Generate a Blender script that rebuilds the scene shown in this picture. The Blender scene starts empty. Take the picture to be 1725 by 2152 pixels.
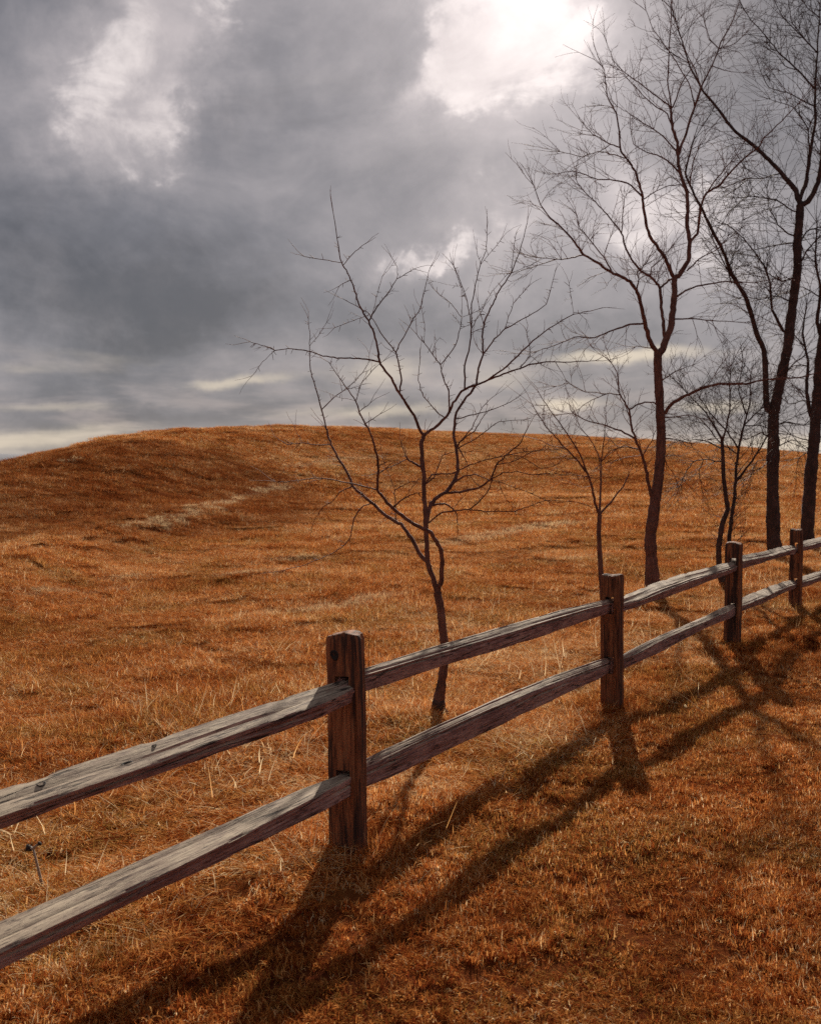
import bpy, math, random
import numpy as np
from mathutils import Vector, Matrix
from mathutils.bvhtree import BVHTree

sc = bpy.context.scene
COL = sc.collection
R = math.radians

# ------------------------------------------------------------------ camera
EYE = 1.70
FPX = 2200.0                    # focal length in pixels of a 1725 x 2152 frame
PITCH = math.atan(106 / FPX)
cam_d = bpy.data.cameras.new('camera')
cam = bpy.data.objects.new('camera', cam_d)
COL.objects.link(cam)
cam.location = (0, 0, EYE)
cam.rotation_euler = (math.pi / 2 - PITCH, 0, 0)
cam_d.sensor_fit = 'VERTICAL'
cam_d.sensor_height = 36
cam_d.sensor_width = 36
cam_d.lens = 36 * FPX / 2152
cam_d.clip_start = 0.05
cam_d.clip_end = 6000
cam_d.dof.use_dof = True
cam_d.dof.focus_distance = 5.6
cam_d.dof.aperture_fstop = 5.6
sc.camera = cam

SUN_AZ = 7.0                    # degrees right of the view direction (+Y)
SUN_EL = 25.0

sc.view_settings.view_transform = 'Standard'
sc.view_settings.look = 'None'
sc.view_settings.exposure = 0.62
sc.view_settings.gamma = 1.0
sc.view_settings.use_curve_mapping = False
sc.render.engine = 'CYCLES'
sc.cycles.max_bounces = 4
sc.cycles.diffuse_bounces = 2
sc.cycles.transmission_bounces = 3
sc.cycles.transparent_max_bounces = 6
sc.cycles.use_adaptive_sampling = True
sc.cycles.adaptive_threshold = 0.015
sc.cycles.use_denoising = False


def ray(px, py):
    u = (px - 862.5) / FPX
    v = (1076 - py) / FPX
    c, s = math.cos(PITCH), math.sin(PITCH)
    return Vector((u, c + v * s, -s + v * c))


def at(px, py, Y):
    d = ray(px, py)
    return Vector((0, 0, EYE)) + d * (Y / d.y)


def ground_at(px, py, z=0.0):
    d = ray(px, py)
    return Vector((0, 0, EYE)) + d * ((z - EYE) / d.z)


def azel(px, py):
    d = ray(px, py).normalized()
    return math.degrees(math.atan2(d.x, d.y)), math.degrees(math.asin(d.z))


# ------------------------------------------------------------------ node helper
class NT:
    def __init__(self, tree):
        self.t = tree
        self.n = tree.nodes
        self.l = tree.links
        self.n.clear()

    def node(self, kind, **kw):
        nd = self.n.new(kind)
        for k, v in kw.items():
            setattr(nd, k, v)
        return nd

    def put(self, sock, v):
        if hasattr(v, 'is_output') or isinstance(v, bpy.types.NodeSocket):
            self.l.new(v, sock)
        elif v is not None:
            sock.default_value = v

    def math(self, op, a, b=None, c=None, clamp=False):
        nd = self.node('ShaderNodeMath', operation=op, use_clamp=clamp)
        self.put(nd.inputs[0], a)
        if b is not None:
            self.put(nd.inputs[1], b)
        if c is not None:
            self.put(nd.inputs[2], c)
        return nd.outputs[0]

    def vmath(self, op, a, b=None, out=0):
        nd = self.node('ShaderNodeVectorMath', operation=op)
        self.put(nd.inputs[0], a)
        if b is not None:
            if op == 'SCALE':
                self.put(nd.inputs['Scale'], b)
            else:
                self.put(nd.inputs[1], b)
        return nd.outputs[out]

    def noise(self, vec, scale, detail=4, rough=0.55, dist=0.0, out=0):
        nd = self.node('ShaderNodeTexNoise')
        self.put(nd.inputs['Vector'], vec)
        nd.inputs['Scale'].default_value = scale
        nd.inputs['Detail'].default_value = detail
        nd.inputs['Roughness'].default_value = rough
        nd.inputs['Distortion'].default_value = dist
        return nd.outputs[out]

    def mix(self, f, a, b, blend='MIX'):
        nd = self.node('ShaderNodeMix', data_type='RGBA', blend_type=blend)
        self.put(nd.inputs[0], f)
        for i, v in ((6, a), (7, b)):
            if isinstance(v, tuple) and len(v) == 3:
                v = v + (1,)
            self.put(nd.inputs[i], v)
        return nd.outputs[2]

    def step(self, x, a, b, lo=0.0, hi=1.0):
        nd = self.node('ShaderNodeMapRange', interpolation_type='SMOOTHSTEP')
        self.put(nd.inputs[0], x)
        nd.inputs[1].default_value = a
        nd.inputs[2].default_value = b
        nd.inputs[3].default_value = lo
        nd.inputs[4].default_value = hi
        return nd.outputs[0]

    def ramp(self, f, stops):
        nd = self.node('ShaderNodeValToRGB')
        self.put(nd.inputs[0], f)
        el = nd.color_ramp.elements
        while len(el) < len(stops):
            el.new(0.5)
        for e, (p, c) in zip(el, stops):
            e.position = p
            e.color = (c[0], c[1], c[2], 1)
        return nd.outputs[0]

    def mapping(self, vec, scale, loc=(0, 0, 0)):
        nd = self.node('ShaderNodeMapping')
        self.put(nd.inputs[0], vec)
        nd.inputs['Scale'].default_value = scale
        nd.inputs['Location'].default_value = loc
        return nd.outputs[0]


# ------------------------------------------------------------------ world
def build_world():
    w = bpy.data.worlds.new('World')
    sc.world = w
    w.use_nodes = True
    k = NT(w.node_tree)
    d = k.node('ShaderNodeTexCoord').outputs['Generated']
    sep = k.node('ShaderNodeSeparateXYZ')
    k.put(sep.inputs[0], d)
    x, y, z = sep.outputs
    az = k.math('MULTIPLY', k.math('ARCTAN2', x, y), 180 / math.pi)
    el = k.math('MULTIPLY', k.math('ARCSINE', z), 180 / math.pi)
    # cloud deck coordinates: the deck seen in perspective, stretched flat near the horizon
    zz = k.math('ADD', k.math('MAXIMUM', z, 0.0), 0.16)
    cmb = k.node('ShaderNodeCombineXYZ')
    k.put(cmb.inputs[0], k.math('DIVIDE', x, zz))
    k.put(cmb.inputs[1], k.math('DIVIDE', y, zz))
    cmb.inputs[2].default_value = 3.7
    p = cmb.outputs[0]
    big = k.noise(p, 0.55, 3, 0.5)
    mid = k.noise(p, 1.6, 5, 0.55, 0.4)
    fine = k.noise(p, 4.5, 5, 0.6, 0.3)
    # ragged edges
    w1 = k.noise(d, 9.0, 7, 0.62)
    w2 = k.noise(k.vmath('ADD', d, (5.3, 1.7, 9.1)), 9.0, 7, 0.62)
    edge = k.noise(k.vmath('ADD', d, (2.1, 8.2, 4.4)), 16.0, 6, 0.62)
    azw = k.math('ADD', az, k.math('MULTIPLY', k.math('SUBTRACT', w1, 0.5), 11.0))
    elw = k.math('ADD', el, k.math('MULTIPLY', k.math('SUBTRACT', w2, 0.5), 8.0))

    azl = k.math('ADD', az, k.math('MULTIPLY', k.math('SUBTRACT', w1, 0.5), 6.0))
    ell = k.math('ADD', el, k.math('MULTIPLY', k.math('SUBTRACT', w2, 0.5), 1.6))

    def blob(px, py, sx, sy, rot=0.0, amp=1.0, flat=False):
        a0, e0 = azel(px, py)
        sx *= 57.3 / FPX
        sy *= 57.3 / FPX
        ca, sa = math.cos(R(rot)), math.sin(R(rot))
        da = k.math('SUBTRACT', azl if flat else azw, a0)
        de = k.math('SUBTRACT', ell if flat else elw, e0)
        u = k.math('DIVIDE', k.math('ADD', k.math('MULTIPLY', da, ca), k.math('MULTIPLY', de, sa)), sx)
        v = k.math('DIVIDE', k.math('SUBTRACT', k.math('MULTIPLY', de, ca), k.math('MULTIPLY', da, sa)), sy)
        q = k.math('ADD', k.math('MULTIPLY', u, u), k.math('MULTIPLY', v, v))
        return k.math('MULTIPLY', k.math('EXPONENT', k.math('MULTIPLY', q, -0.5)), amp)

    def total(lst, flat=False):
        s = blob(*lst[0], flat=flat)
        for b in lst[1:]:
            s = k.math('ADD', s, blob(*b, flat=flat))
        return s

    # gaps in the deck, where the bright upper cloud shows
    gaps = total([
        (325, 5, 105, 110, -14, 0.80), (220, 235, 90, 75, 20, 0.60), (300, 130, 30, 30, 0, -0.15), (420, 75, 50, 35, 0, 0.3), (340, 225, 40, 50, 0, 0.35), (150, 250, 40, 25, 0, 0.25), (230, 345, 60, 30, 0, 0.30),
        (960, 70, 75, 85, 0, 0.75), (1120, 20, 150, 120, 0, 0.95), (1035, 150, 60, 45, 0, 0.45), (900, 195, 45, 25, 20, 0.3), (1010, 90, 28, 22, 0, -0.55), (850, 60, 30, 60, 0, -0.25),
        (930, 532, 80, 20, 12, 1.0), (1360, 455, 130, 70, 8, 0.75), (1130, 430, 35, 24, 0, 0.40), (1040, 405, 50, 20, 10, 0.25),
        (1580, 410, 130, 40, 8, 0.40),
    ])
    low = total([
        (490, 803, 80, 9, 4, 0.75), (90, 850, 110, 9, 3, 0.45), (230, 745, 150, 14, -3, 0.28), (60, 770, 120, 10, 0, 0.3),
        (790, 780, 70, 26, 8, 0.55), (1320, 745, 110, 11, 3, 0.95), (1190, 850, 55, 11, 0, 0.85),
        (840, 862, 80, 12, 0, 0.6), (1500, 855, 70, 13, 0, 0.7), (20, 930, 180, 16, 8, 0.8),
        (1660, 935, 120, 16, 0, 0.8), (680, 870, 120, 10, 0, 0.3), (1050, 800, 60, 20, 0, 0.35),
    ], True)
    # thick and thin masses of the deck itself
    masses = total([
        (650, 140, 190, 120, 10, -0.30), (30, 330, 110, 260, 0, -0.20), (200, 600, 330, 80, 0, -0.30), (520, 650, 280, 50, 0, -0.22),
        (1560, 90, 210, 160, 0, -0.6), (1000, 360, 160, 50, 10, -0.22), (650, 360, 220, 60, 8, 0.12), (1190, 300, 150, 130, 0, 0.16),
        (980, 640, 260, 60, 0, 0.12), (760, 470, 200, 40, 6, 0.08), (420, 440, 160, 30, 5, 0.06),
    ])
    bil = k.noise(k.mapping(d, (1, 1, 1.7)), 4.2, 7, 0.58, 0.5)
    g = k.math('ADD', gaps, k.math('MULTIPLY', k.math('SUBTRACT', edge, 0.5), 0.75))
    g = k.math('ADD', g, k.math('MULTIPLY', k.math('SUBTRACT', bil, 0.5), 0.55))
    lm = k.step(k.math('ADD', low, k.math('MULTIPLY', k.math('SUBTRACT', mid, 0.5), 0.9)), 0.1, 1.0)
    # body of the deck
    puff = k.noise(k.mapping(d, (1, 1, 1.5), (3.0, 1.0, 2.0)), 11.0, 6, 0.6, 0.8)
    body = k.math('SUBTRACT', k.math('ADD', k.math('MULTIPLY', bil, 0.72), k.math('ADD', k.math('MULTIPLY', big, 0.26), k.math('ADD', k.math('MULTIPLY', mid, 0.22), k.math('MULTIPLY', puff, 0.34)))), 0.11)
    body = k.math('ADD', body, k.math('MULTIPLY', masses, 0.42))
    bodyc = k.ramp(body, [(0.42, (0.066, 0.068, 0.080)), (0.60, (0.114, 0.114, 0.130)), (0.76, (0.182, 0.173, 0.187)), (0.95, (0.31, 0.28, 0.28))])
    # paler, warmer streaks low over the land
    hz = k.step(el, 8.5, 1.0)
    streak = k.step(k.math('ADD', k.math('MULTIPLY', mid, 0.7), k.math('MULTIPLY', fine, 0.3)), 0.44, 0.64)
    bodyc = k.mix(k.math('MULTIPLY', hz, k.math('MULTIPLY', streak, 0.45)), bodyc, (0.34, 0.285, 0.27))
    hz2 = k.step(el, 2.6, -0.5)
    bodyc = k.mix(k.math('MULTIPLY', hz2, 0.50), bodyc, (0.40, 0.36, 0.31))
    # soft halo round each gap, then its torn bright heart
    c = k.mix(k.math('MULTIPLY', k.step(g, -0.20, 1.1), 0.68), bodyc, (0.46, 0.41, 0.41))
    core = k.step(k.math('ADD', g, k.math('MULTIPLY', k.math('SUBTRACT', puff, 0.5), 1.7)), 0.44, 1.02)
    c = k.mix(k.math('MULTIPLY', core, 0.85), c, k.ramp(k.math('ADD', k.math('MULTIPLY', puff, 0.6), k.math('MULTIPLY', edge, 0.4)), [(0.35, (0.36, 0.32, 0.32)), (0.6, (0.58, 0.525, 0.51))]))
    c = k.mix(k.math('MULTIPLY', lm, 0.85), c, (0.50, 0.43, 0.34))
    # the sun veiled by cloud
    sd = Vector((math.sin(R(SUN_AZ)) * math.cos(R(SUN_EL)), math.cos(R(SUN_AZ)) * math.cos(R(SUN_EL)), math.sin(R(SUN_EL))))
    dt = k.math('MAXIMUM', k.vmath('DOT_PRODUCT', d, tuple(sd), out=1), 0.0)
    glow = k.math('ADD', k.math('MULTIPLY', k.math('POWER', dt, 900.0), 0.12), k.math('ADD', k.math('MULTIPLY', k.math('POWER', dt, 160.0), 0.10), k.math('MULTIPLY', k.math('POWER', dt, 30.0), 0.10)))
    gl = k.vmath('SCALE', (1.0, 0.89, 0.88), glow)
    c = k.vmath('ADD', c, gl)
    # a little clear sky through the thin places
    sky = k.node('ShaderNodeTexSky', sky_type='NISHITA')
    sky.sun_disc = False
    sky.sun_elevation = R(SUN_EL)
    sky.sun_rotation = R(SUN_AZ)
    sky.air_density = 1.0
    sky.dust_density = 1.0
    b1 = k.node('ShaderNodeBackground')
    k.put(b1.inputs[0], c)
    b1.inputs[1].default_value = 1.0
    b2 = k.node('ShaderNodeBackground')
    k.put(b2.inputs[0], sky.outputs[0])
    b2.inputs[1].default_value = 0.04
    mx = k.node('ShaderNodeMixShader')
    mx.inputs[0].default_value = 0.95
    k.l.new(b2.outputs[0], mx.inputs[1])
    k.l.new(b1.outputs[0], mx.inputs[2])
    o = k.node('ShaderNodeOutputWorld')
    k.l.new(mx.outputs[0], o.inputs[0])
    w.cycles.sampling_method = 'MANUAL'
    w.cycles.sample_map_resolution = 512


build_world()

sun_d = bpy.data.lights.new('sun', 'SUN')
sun_d.energy = 5.0
sun_d.angle = R(0.75)
sun_d.color = (1.0, 0.90, 0.76)
sun = bpy.data.objects.new('sun', sun_d)
COL.objects.link(sun)
sv = Vector((math.sin(R(SUN_AZ)) * math.cos(R(SUN_EL)), math.cos(R(SUN_AZ)) * math.cos(R(SUN_EL)), math.sin(R(SUN_EL))))
sun.rotation_euler = sv.to_track_quat('Z', 'Y').to_euler()
sun.location = sv * 50


# ------------------------------------------------------------------ helpers for objects
def link(name, mesh, mat=None, parent=None):
    if mat is not None:
        mesh.materials.append(mat)
    o = bpy.data.objects.new(name, mesh)
    COL.objects.link(o)
    o.parent = parent
    return o


def empty(name, loc):
    o = bpy.data.objects.new(name, None)
    COL.objects.link(o)
    o.location = loc
    o.empty_display_size = 0.2
    return o


def tag(o, label=None, cat=None, group=None, kind=None):
    if label:
        o['label'] = label
    if cat:
        o['category'] = cat
    if group:
        o['group'] = group
    if kind:
        o['kind'] = kind
    return o


def mesh_from(name, v, f, smooth=True):
    me = bpy.data.meshes.new(name)
    v = np.asarray(v, dtype=np.float32).reshape(-1, 3)
    if isinstance(f, np.ndarray) and f.ndim == 2:
        n, w_ = f.shape
        me.vertices.add(len(v))
        me.vertices.foreach_set('co', v.ravel())
        me.loops.add(n * w_)
        me.loops.foreach_set('vertex_index', f.astype(np.int32).ravel())
        me.polygons.add(n)
        me.polygons.foreach_set('loop_start', np.arange(0, n * w_, w_, dtype=np.int32))
        me.polygons.foreach_set('loop_total', np.full(n, w_, dtype=np.int32))
        me.update(calc_edges=True)
    else:
        me.from_pydata(v.tolist(), [], [list(map(int, q)) for q in f])
        me.update()
    if smooth:
        me.polygons.foreach_set('use_smooth', np.ones(len(me.polygons), dtype=bool))
    return me


class Waves:
    """smooth random field made of sines"""
    def __init__(self, seed, n, lo, hi):
        r = np.random.RandomState(seed)
        self.a = r.uniform(0, 2 * np.pi, n)
        wl = np.exp(r.uniform(np.log(lo), np.log(hi), n))
        self.k = 2 * np.pi / wl
        self.p = r.uniform(0, 2 * np.pi, n)
        self.w = wl / wl.max()
        self.norm = 1 / np.sqrt((self.w ** 2).sum() / 2)

    def __call__(self, x, y):
        s = 0
        for a, k_, p, w_ in zip(self.a, self.k, self.p, self.w):
            s = s + w_ * np.sin(k_ * (x * np.cos(a) + y * np.sin(a)) + p)
        return s * self.norm


# ------------------------------------------------------------------ terrain
WSMALL = Waves(3, 9, 0.5, 1.6)
WMID = Waves(5, 9, 1.5, 5.0)
WBIG = Waves(8, 7, 6.0, 18.0)
CPX = np.array([-4000., -1200., -500., 0., 150., 300., 540., 800., 1100., 1400., 1725., 2400., 5000.])
CRS = np.array([14., 13., 14., 16.5, 20., 24., 32., 36., 38., 36., 32., 30., 30.])
CRC = np.array([30., 30., 31., 35., 40., 45., 55., 62., 66., 66., 64., 62., 62.])
CPY = np.array([1040., 1040., 1020., 983., 940., 914., 897., 902., 916., 929., 960., 985., 1000.])


def smooth_interp(x, xp, fp):
    # monotone-ish smoothing: average of linear interpolation over a window
    s = 0
    offs = np.linspace(-110, 110, 9)
    for o in offs:
        s = s + np.interp(x + o, xp, fp)
    return s / len(offs)


def base_h(x, y):
    r = np.hypot(x, y)
    yy = np.maximum(y, 0.15)
    px = 862.5 + np.clip(x / yy, -6, 6) * FPX
    px = np.where(y < 0.15, np.where(x < 0, -4000, 5000), px)
    rs = smooth_interp(px, CPX, CRS)
    rc = smooth_interp(px, CPX, CRC)
    py = smooth_interp(px, CPX, CPY)
    e = (970 - py) / FPX

    left = np.clip((700 - px) / 400, 0, 1) * np.clip((px + 900) / 500, 0, 1)

    def g(rr):
        t = np.clip((rr - rs) / (rc - rs), 0, 1)
        return t ** 1.35 * (1 - 0.42 * t ** 2.2) / 0.58

    def pre(rr):
        q = np.maximum(rr - 9.0, 0)
        return 0.026 * q * q / (q + 8.0) + 0.34 * left * np.exp(-((rr - rs + 1.5) / 3.4) ** 2)

    need = np.full_like(r, 1e9)
    for f in np.linspace(0.45, 1.0, 23):
        rr = rs + (rc - rs) * f
        need = np.minimum(need, (e * rr + EYE - pre(rr)) / np.maximum(g(rr), 1e-3))
    need = np.maximum(need, 0)
    rcl = np.minimum(r, rc)
    h = pre(rcl) + need * g(rcl)
    over = np.maximum(r - rc, 0)
    h = h - 0.0035 * over ** 2 / (1 + 0.012 * over)
    far = np.clip((r - 90) / 60, 0, 1)
    far = far * far * (3 - 2 * far)
    h = h * (1 - far) + (-3.0) * far
    back = np.clip((-y) / 3.0, 0, 1)
    return np.where(y < 0, h * (1 - back), h)


def terrain(x, y):
    x = np.asarray(x, dtype=float)
    y = np.asarray(y, dtype=float)
    r = np.hypot(x, y)
    m = np.clip((r - 4) / 14, 0, 1)
    far = np.clip((120 - r) / 40, 0, 1)
    return base_h(x, y) + (0.011 + 0.004 * m) * WSMALL(x, y) * far + (0.008 + 0.008 * m) * WMID(x, y) * far + 0.02 * m * WBIG(x, y) * np.clip((r - 16) / 25, 0, 1) * far


def build_ground(mat):
    rad = np.concatenate([[0.0], np.geomspace(0.4, 9, 70), np.geomspace(9.2, 80, 150), np.geomspace(82, 2600, 34)])
    fine = np.radians(np.linspace(-40, 40, 261))
    coarse = np.radians(np.linspace(40, 320, 112))[1:-1]
    ang = np.concatenate([fine, coarse])
    A, RR = np.meshgrid(ang, rad[1:])
    X = RR * np.sin(A)
    Y = RR * np.cos(A)
    Z = terrain(X, Y)
    n = len(ang)
    v = np.stack([X, Y, Z], -1).reshape(-1, 3)
    v = np.vstack([v, [[0, 0, float(terrain(0.0, 0.0))]]])
    m = len(rad) - 1
    i = np.arange(m - 1)[:, None] * n
    j = np.arange(n)[None, :]
    j2 = (j + 1) % n
    q = np.stack([i + j, i + n + j, i + n + j2, i + j2], -1).reshape(-1, 4)
    faces = [tuple(t) for t in q[:, ::-1]] + [(len(v) - 1, int(b), int(a)) for a, b in zip(range(n), [(t + 1) % n for t in range(n)])]
    me = mesh_from('ground', v, faces)
    o = link('ground', me, mat)
    tag(o, kind='structure')
    return o


# ------------------------------------------------------------------ grass colour, shared by the soil and the blades
STRAW = [(1010, 1133, 120, 16, 10), (575, 1026, 45, 9, 12), (700, 1275, 130, 18, 9), (520, 1212, 100, 9, 6), (130, 1252, 110, 10, 6),
         (140, 975, 25, 6, 6), (760, 965, 50, 6, 8), (1150, 1110, 70, 12, 6), (1500, 1135, 50, 10, 0), (330, 1105, 60, 5, 14), (425, 1074, 50, 5, 18), (500, 1052, 40, 5, 20), (860, 1300, 40, 8, 6), (300, 1215, 50, 6, 4), (620, 1180, 60, 6, 6), (1220, 1180, 60, 7, 4), (660, 975, 60, 6, 10)]


FENCE_A = ground_at(735, 1783)
FENCE_B = ground_at(1671, 1282)


def grass_color(k, per_blade):
    pos = k.node('ShaderNodeNewGeometry').outputs['Position']
    big = k.noise(k.mapping(pos, (1, 1, 0)), 0.16, 3, 0.5)
    n2 = k.noise(k.mapping(pos, (1, 1, 0)), 0.9, 5, 0.6)
    n3 = k.noise(k.mapping(pos, (1, 1, 0)), 4.5, 4, 0.6)
    pile = k.math('ADD', k.math('MULTIPLY', n2, 0.55), k.math('ADD', k.math('MULTIPLY', big, 0.5), k.math('MULTIPLY', n3, 0.25)))
    f = k.math('ADD', k.math('MULTIPLY', k.math('SUBTRACT', pile, 0.65), 1.55), per_blade)
    # the strip along the meadow side of the fence is bleached
    fd = Vector((FENCE_B.x - FENCE_A.x, FENCE_B.y - FENCE_A.y, 0)).normalized()
    nrm = (-fd.y, fd.x, 0)
    dist = k.math('SUBTRACT', k.vmath('DOT_PRODUCT', pos, nrm, out=1), FENCE_A.x * nrm[0] + FENCE_A.y * nrm[1])
    dist = k.math('ADD', dist, k.math('MULTIPLY', k.math('SUBTRACT', n2, 0.5), 2.0))
    strip = k.math('MULTIPLY', k.step(dist, -0.3, 0.3), k.step(dist, 4.0, 0.8))
    f = k.math('ADD', f, k.math('MULTIPLY', strip, 0.10))
    # the mown side is a shorter, browner sward
    f = k.math('SUBTRACT', f, k.math('MULTIPLY', k.step(dist, 0.2, -0.4), 0.09))
    f = k.math('ADD', f, k.math('MULTIPLY', k.step(dist, 2.0, 6.0), 0.03))
    col = k.ramp(f, [(0.0, (0.18, 0.034, 0.012)), (0.25, (0.40, 0.102, 0.022)), (0.5, (0.62, 0.225, 0.054)), (0.75, (0.80, 0.43, 0.150)), (0.97, (0.92, 0.74, 0.46))])
    # olive blades that are still alive, in loose drifts
    gr = k.math('MULTIPLY', k.step(k.noise(k.vmath('ADD', k.mapping(pos, (1, 1, 0)), (31.0, 12.0, 0.0)), 0.8, 4, 0.6), 0.46, 0.62), k.step(per_blade, 0.30, 0.42))
    gr = k.math('MULTIPLY', gr, k.step(per_blade, 0.62, 0.5))
    col = k.mix(k.math('MULTIPLY', gr, 0.7), col, (0.29, 0.21, 0.055))
    # russet sward on the steep bank, with the slope's shade put into its colour
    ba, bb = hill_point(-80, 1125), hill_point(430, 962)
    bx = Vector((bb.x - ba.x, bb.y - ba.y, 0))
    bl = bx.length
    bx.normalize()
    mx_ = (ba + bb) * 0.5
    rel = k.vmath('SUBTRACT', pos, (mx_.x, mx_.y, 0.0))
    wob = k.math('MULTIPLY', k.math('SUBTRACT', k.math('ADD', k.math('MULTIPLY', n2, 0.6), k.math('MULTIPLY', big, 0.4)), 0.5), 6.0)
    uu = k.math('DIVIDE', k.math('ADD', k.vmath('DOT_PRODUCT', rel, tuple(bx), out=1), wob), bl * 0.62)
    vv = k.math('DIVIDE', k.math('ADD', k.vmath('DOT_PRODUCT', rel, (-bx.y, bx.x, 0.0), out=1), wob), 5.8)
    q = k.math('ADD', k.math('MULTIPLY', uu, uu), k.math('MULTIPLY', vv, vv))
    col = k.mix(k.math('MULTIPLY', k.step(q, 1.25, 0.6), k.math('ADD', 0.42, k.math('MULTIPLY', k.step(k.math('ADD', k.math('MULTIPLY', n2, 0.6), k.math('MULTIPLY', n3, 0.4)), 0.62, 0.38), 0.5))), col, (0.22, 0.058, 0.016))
    # bleached lines of straw left lying across the slope
    sp = k.node('ShaderNodeSeparateXYZ')
    k.put(sp.inputs[0], pos)
    wx = k.math('ADD', sp.outputs[0], k.math('MULTIPLY', k.math('SUBTRACT', n2, 0.5), 2.2))
    wy = k.math('ADD', sp.outputs[1], k.math('MULTIPLY', k.math('SUBTRACT', n2, 0.5), 2.2))
    s = None
    for (px, py, hw, hh, rot) in STRAW:
        c0 = hill_point(px, py)
        c1 = hill_point(px + hw * math.cos(R(rot)), py - hw * math.sin(R(rot)))
        c2 = hill_point(px, py - hh)
        ax = Vector((c1.x - c0.x, c1.y - c0.y))
        L = max(ax.length, 0.3)
        ax.normalize()
        W = min(max(abs((c2 - c0).y), 0.25), 1.3)
        dx = k.math('SUBTRACT', wx, c0.x)
        dy = k.math('SUBTRACT', wy, c0.y)
        u = k.math('DIVIDE', k.math('ADD', k.math('MULTIPLY', dx, ax.x), k.math('MULTIPLY', dy, ax.y)), L * 0.9)
        v = k.math('DIVIDE', k.math('SUBTRACT', k.math('MULTIPLY', dy, ax.x), k.math('MULTIPLY', dx, ax.y)), W * 0.26)
        q = k.math('EXPONENT', k.math('MULTIPLY', k.math('ADD', k.math('MULTIPLY', u, u), k.math('MULTIPLY', v, v)), -0.5))
        s = q if s is None else k.math('ADD', s, q)
    sm = k.step(k.math('MULTIPLY', s, k.math('ADD', -0.25, k.math('MULTIPLY', n3, 2.4))), 0.2, 0.9)
    sm = k.math('MULTIPLY', sm, k.step(per_blade, 0.28, 0.5))
    col = k.mix(k.math('MULTIPLY', sm, 0.85), col, (0.82, 0.64, 0.38))
    return col


def hill_point(px, py):
    """the first point of the ground along a line of sight"""
    d = ray(px, py)
    t = np.linspace(2.0, 75.0, 1500)
    X, Y, Z = d.x * t, d.y * t, EYE + d.z * t
    b = np.nonzero(base_h(X, Y) > Z)[0]
    i = b[0] if len(b) else int(np.argmin(Z - base_h(X, Y)))
    return Vector((X[i], Y[i], Z[i]))


def mat_new(name):
    m = bpy.data.materials.new(name)
    m.use_nodes = True
    return m, NT(m.node_tree)


def mat_soil():
    m, k = mat_new('soil')
    pos = k.node('ShaderNodeNewGeometry').outputs['Position']
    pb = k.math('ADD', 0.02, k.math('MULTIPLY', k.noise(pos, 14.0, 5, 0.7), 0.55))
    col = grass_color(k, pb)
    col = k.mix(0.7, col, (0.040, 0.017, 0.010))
    b = k.node('ShaderNodeBsdfPrincipled')
    k.put(b.inputs['Base Color'], col)
    b.inputs['Roughness'].default_value = 1.0
    b.inputs['Specular IOR Level'].default_value = 0.0
    bp = k.node('ShaderNodeBump')
    bp.inputs['Strength'].default_value = 0.8
    bp.inputs['Distance'].default_value = 0.03
    k.put(bp.inputs['Height'], k.noise(pos, 22.0, 6, 0.7))
    k.put(b.inputs['Normal'], bp.outputs[0])
    o = k.node('ShaderNodeOutputMaterial')
    k.l.new(b.outputs[0], o.inputs[0])
    return m


def mat_grass():
    m, k = mat_new('dry_grass')
    a = k.node('ShaderNodeAttribute', attribute_name='tint')
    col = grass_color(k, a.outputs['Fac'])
    b = k.node('ShaderNodeBsdfDiffuse')
    k.put(b.inputs[0], col)
    t = k.node('ShaderNodeBsdfTranslucent')
    k.put(t.inputs[0], col)
    mx = k.node('ShaderNodeMixShader')
    mx.inputs[0].default_value = 0.42
    k.l.new(b.outputs[0], mx.inputs[1])
    k.l.new(t.outputs[0], mx.inputs[2])
    o = k.node('ShaderNodeOutputMaterial')
    k.l.new(mx.outputs[0], o.inputs[0])
    return m


M_SOIL = mat_soil()
M_GRASS = mat_grass()
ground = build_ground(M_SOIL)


def mat_hills():
    m, k = mat_new('far_wooded_hills')
    pos = k.node('ShaderNodeNewGeometry').outputs['Position']
    col = k.ramp(k.noise(pos, 0.03, 5, 0.6), [(0.3, (0.10, 0.11, 0.15)), (0.7, (0.16, 0.16, 0.19))])
    b = k.node('ShaderNodeBsdfPrincipled')
    k.put(b.inputs['Base Color'], col)
    b.inputs['Roughness'].default_value = 1.0
    o = k.node('ShaderNodeOutputMaterial')
    k.l.new(b.outputs[0], o.inputs[0])
    return m


def build_hills():
    # low blue hills on the skyline, far past the meadow
    ang = np.radians(np.linspace(-60, 50, 160))
    wv = Waves(21, 6, 12, 50)
    hh = 5.5 + 2.2 * wv(np.degrees(ang), 0 * ang) + 16 * np.clip((-np.degrees(ang) - 18) / 25, 0, 1)
    rows = []
    for rr, s in ((900, -0.6), (960, 0.55), (1040, 0.9), (1150, 1.0), (1300, 0.8), (1500, -0.6)):
        rows.append(np.stack([rr * np.sin(ang), rr * np.cos(ang), np.where(s < 0, -6, np.maximum(hh, 0.5) * s)], -1))
    v = np.concatenate(rows)
    n = len(ang)
    f = [(r_ * n + i, r_ * n + i + 1, (r_ + 1) * n + i + 1, (r_ + 1) * n + i) for r_ in range(5) for i in range(n - 1)]
    o = link('distant_hills', mesh_from('distant_hills', v, f), mat_hills())
    tag(o, kind='structure')


build_hills()


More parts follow.
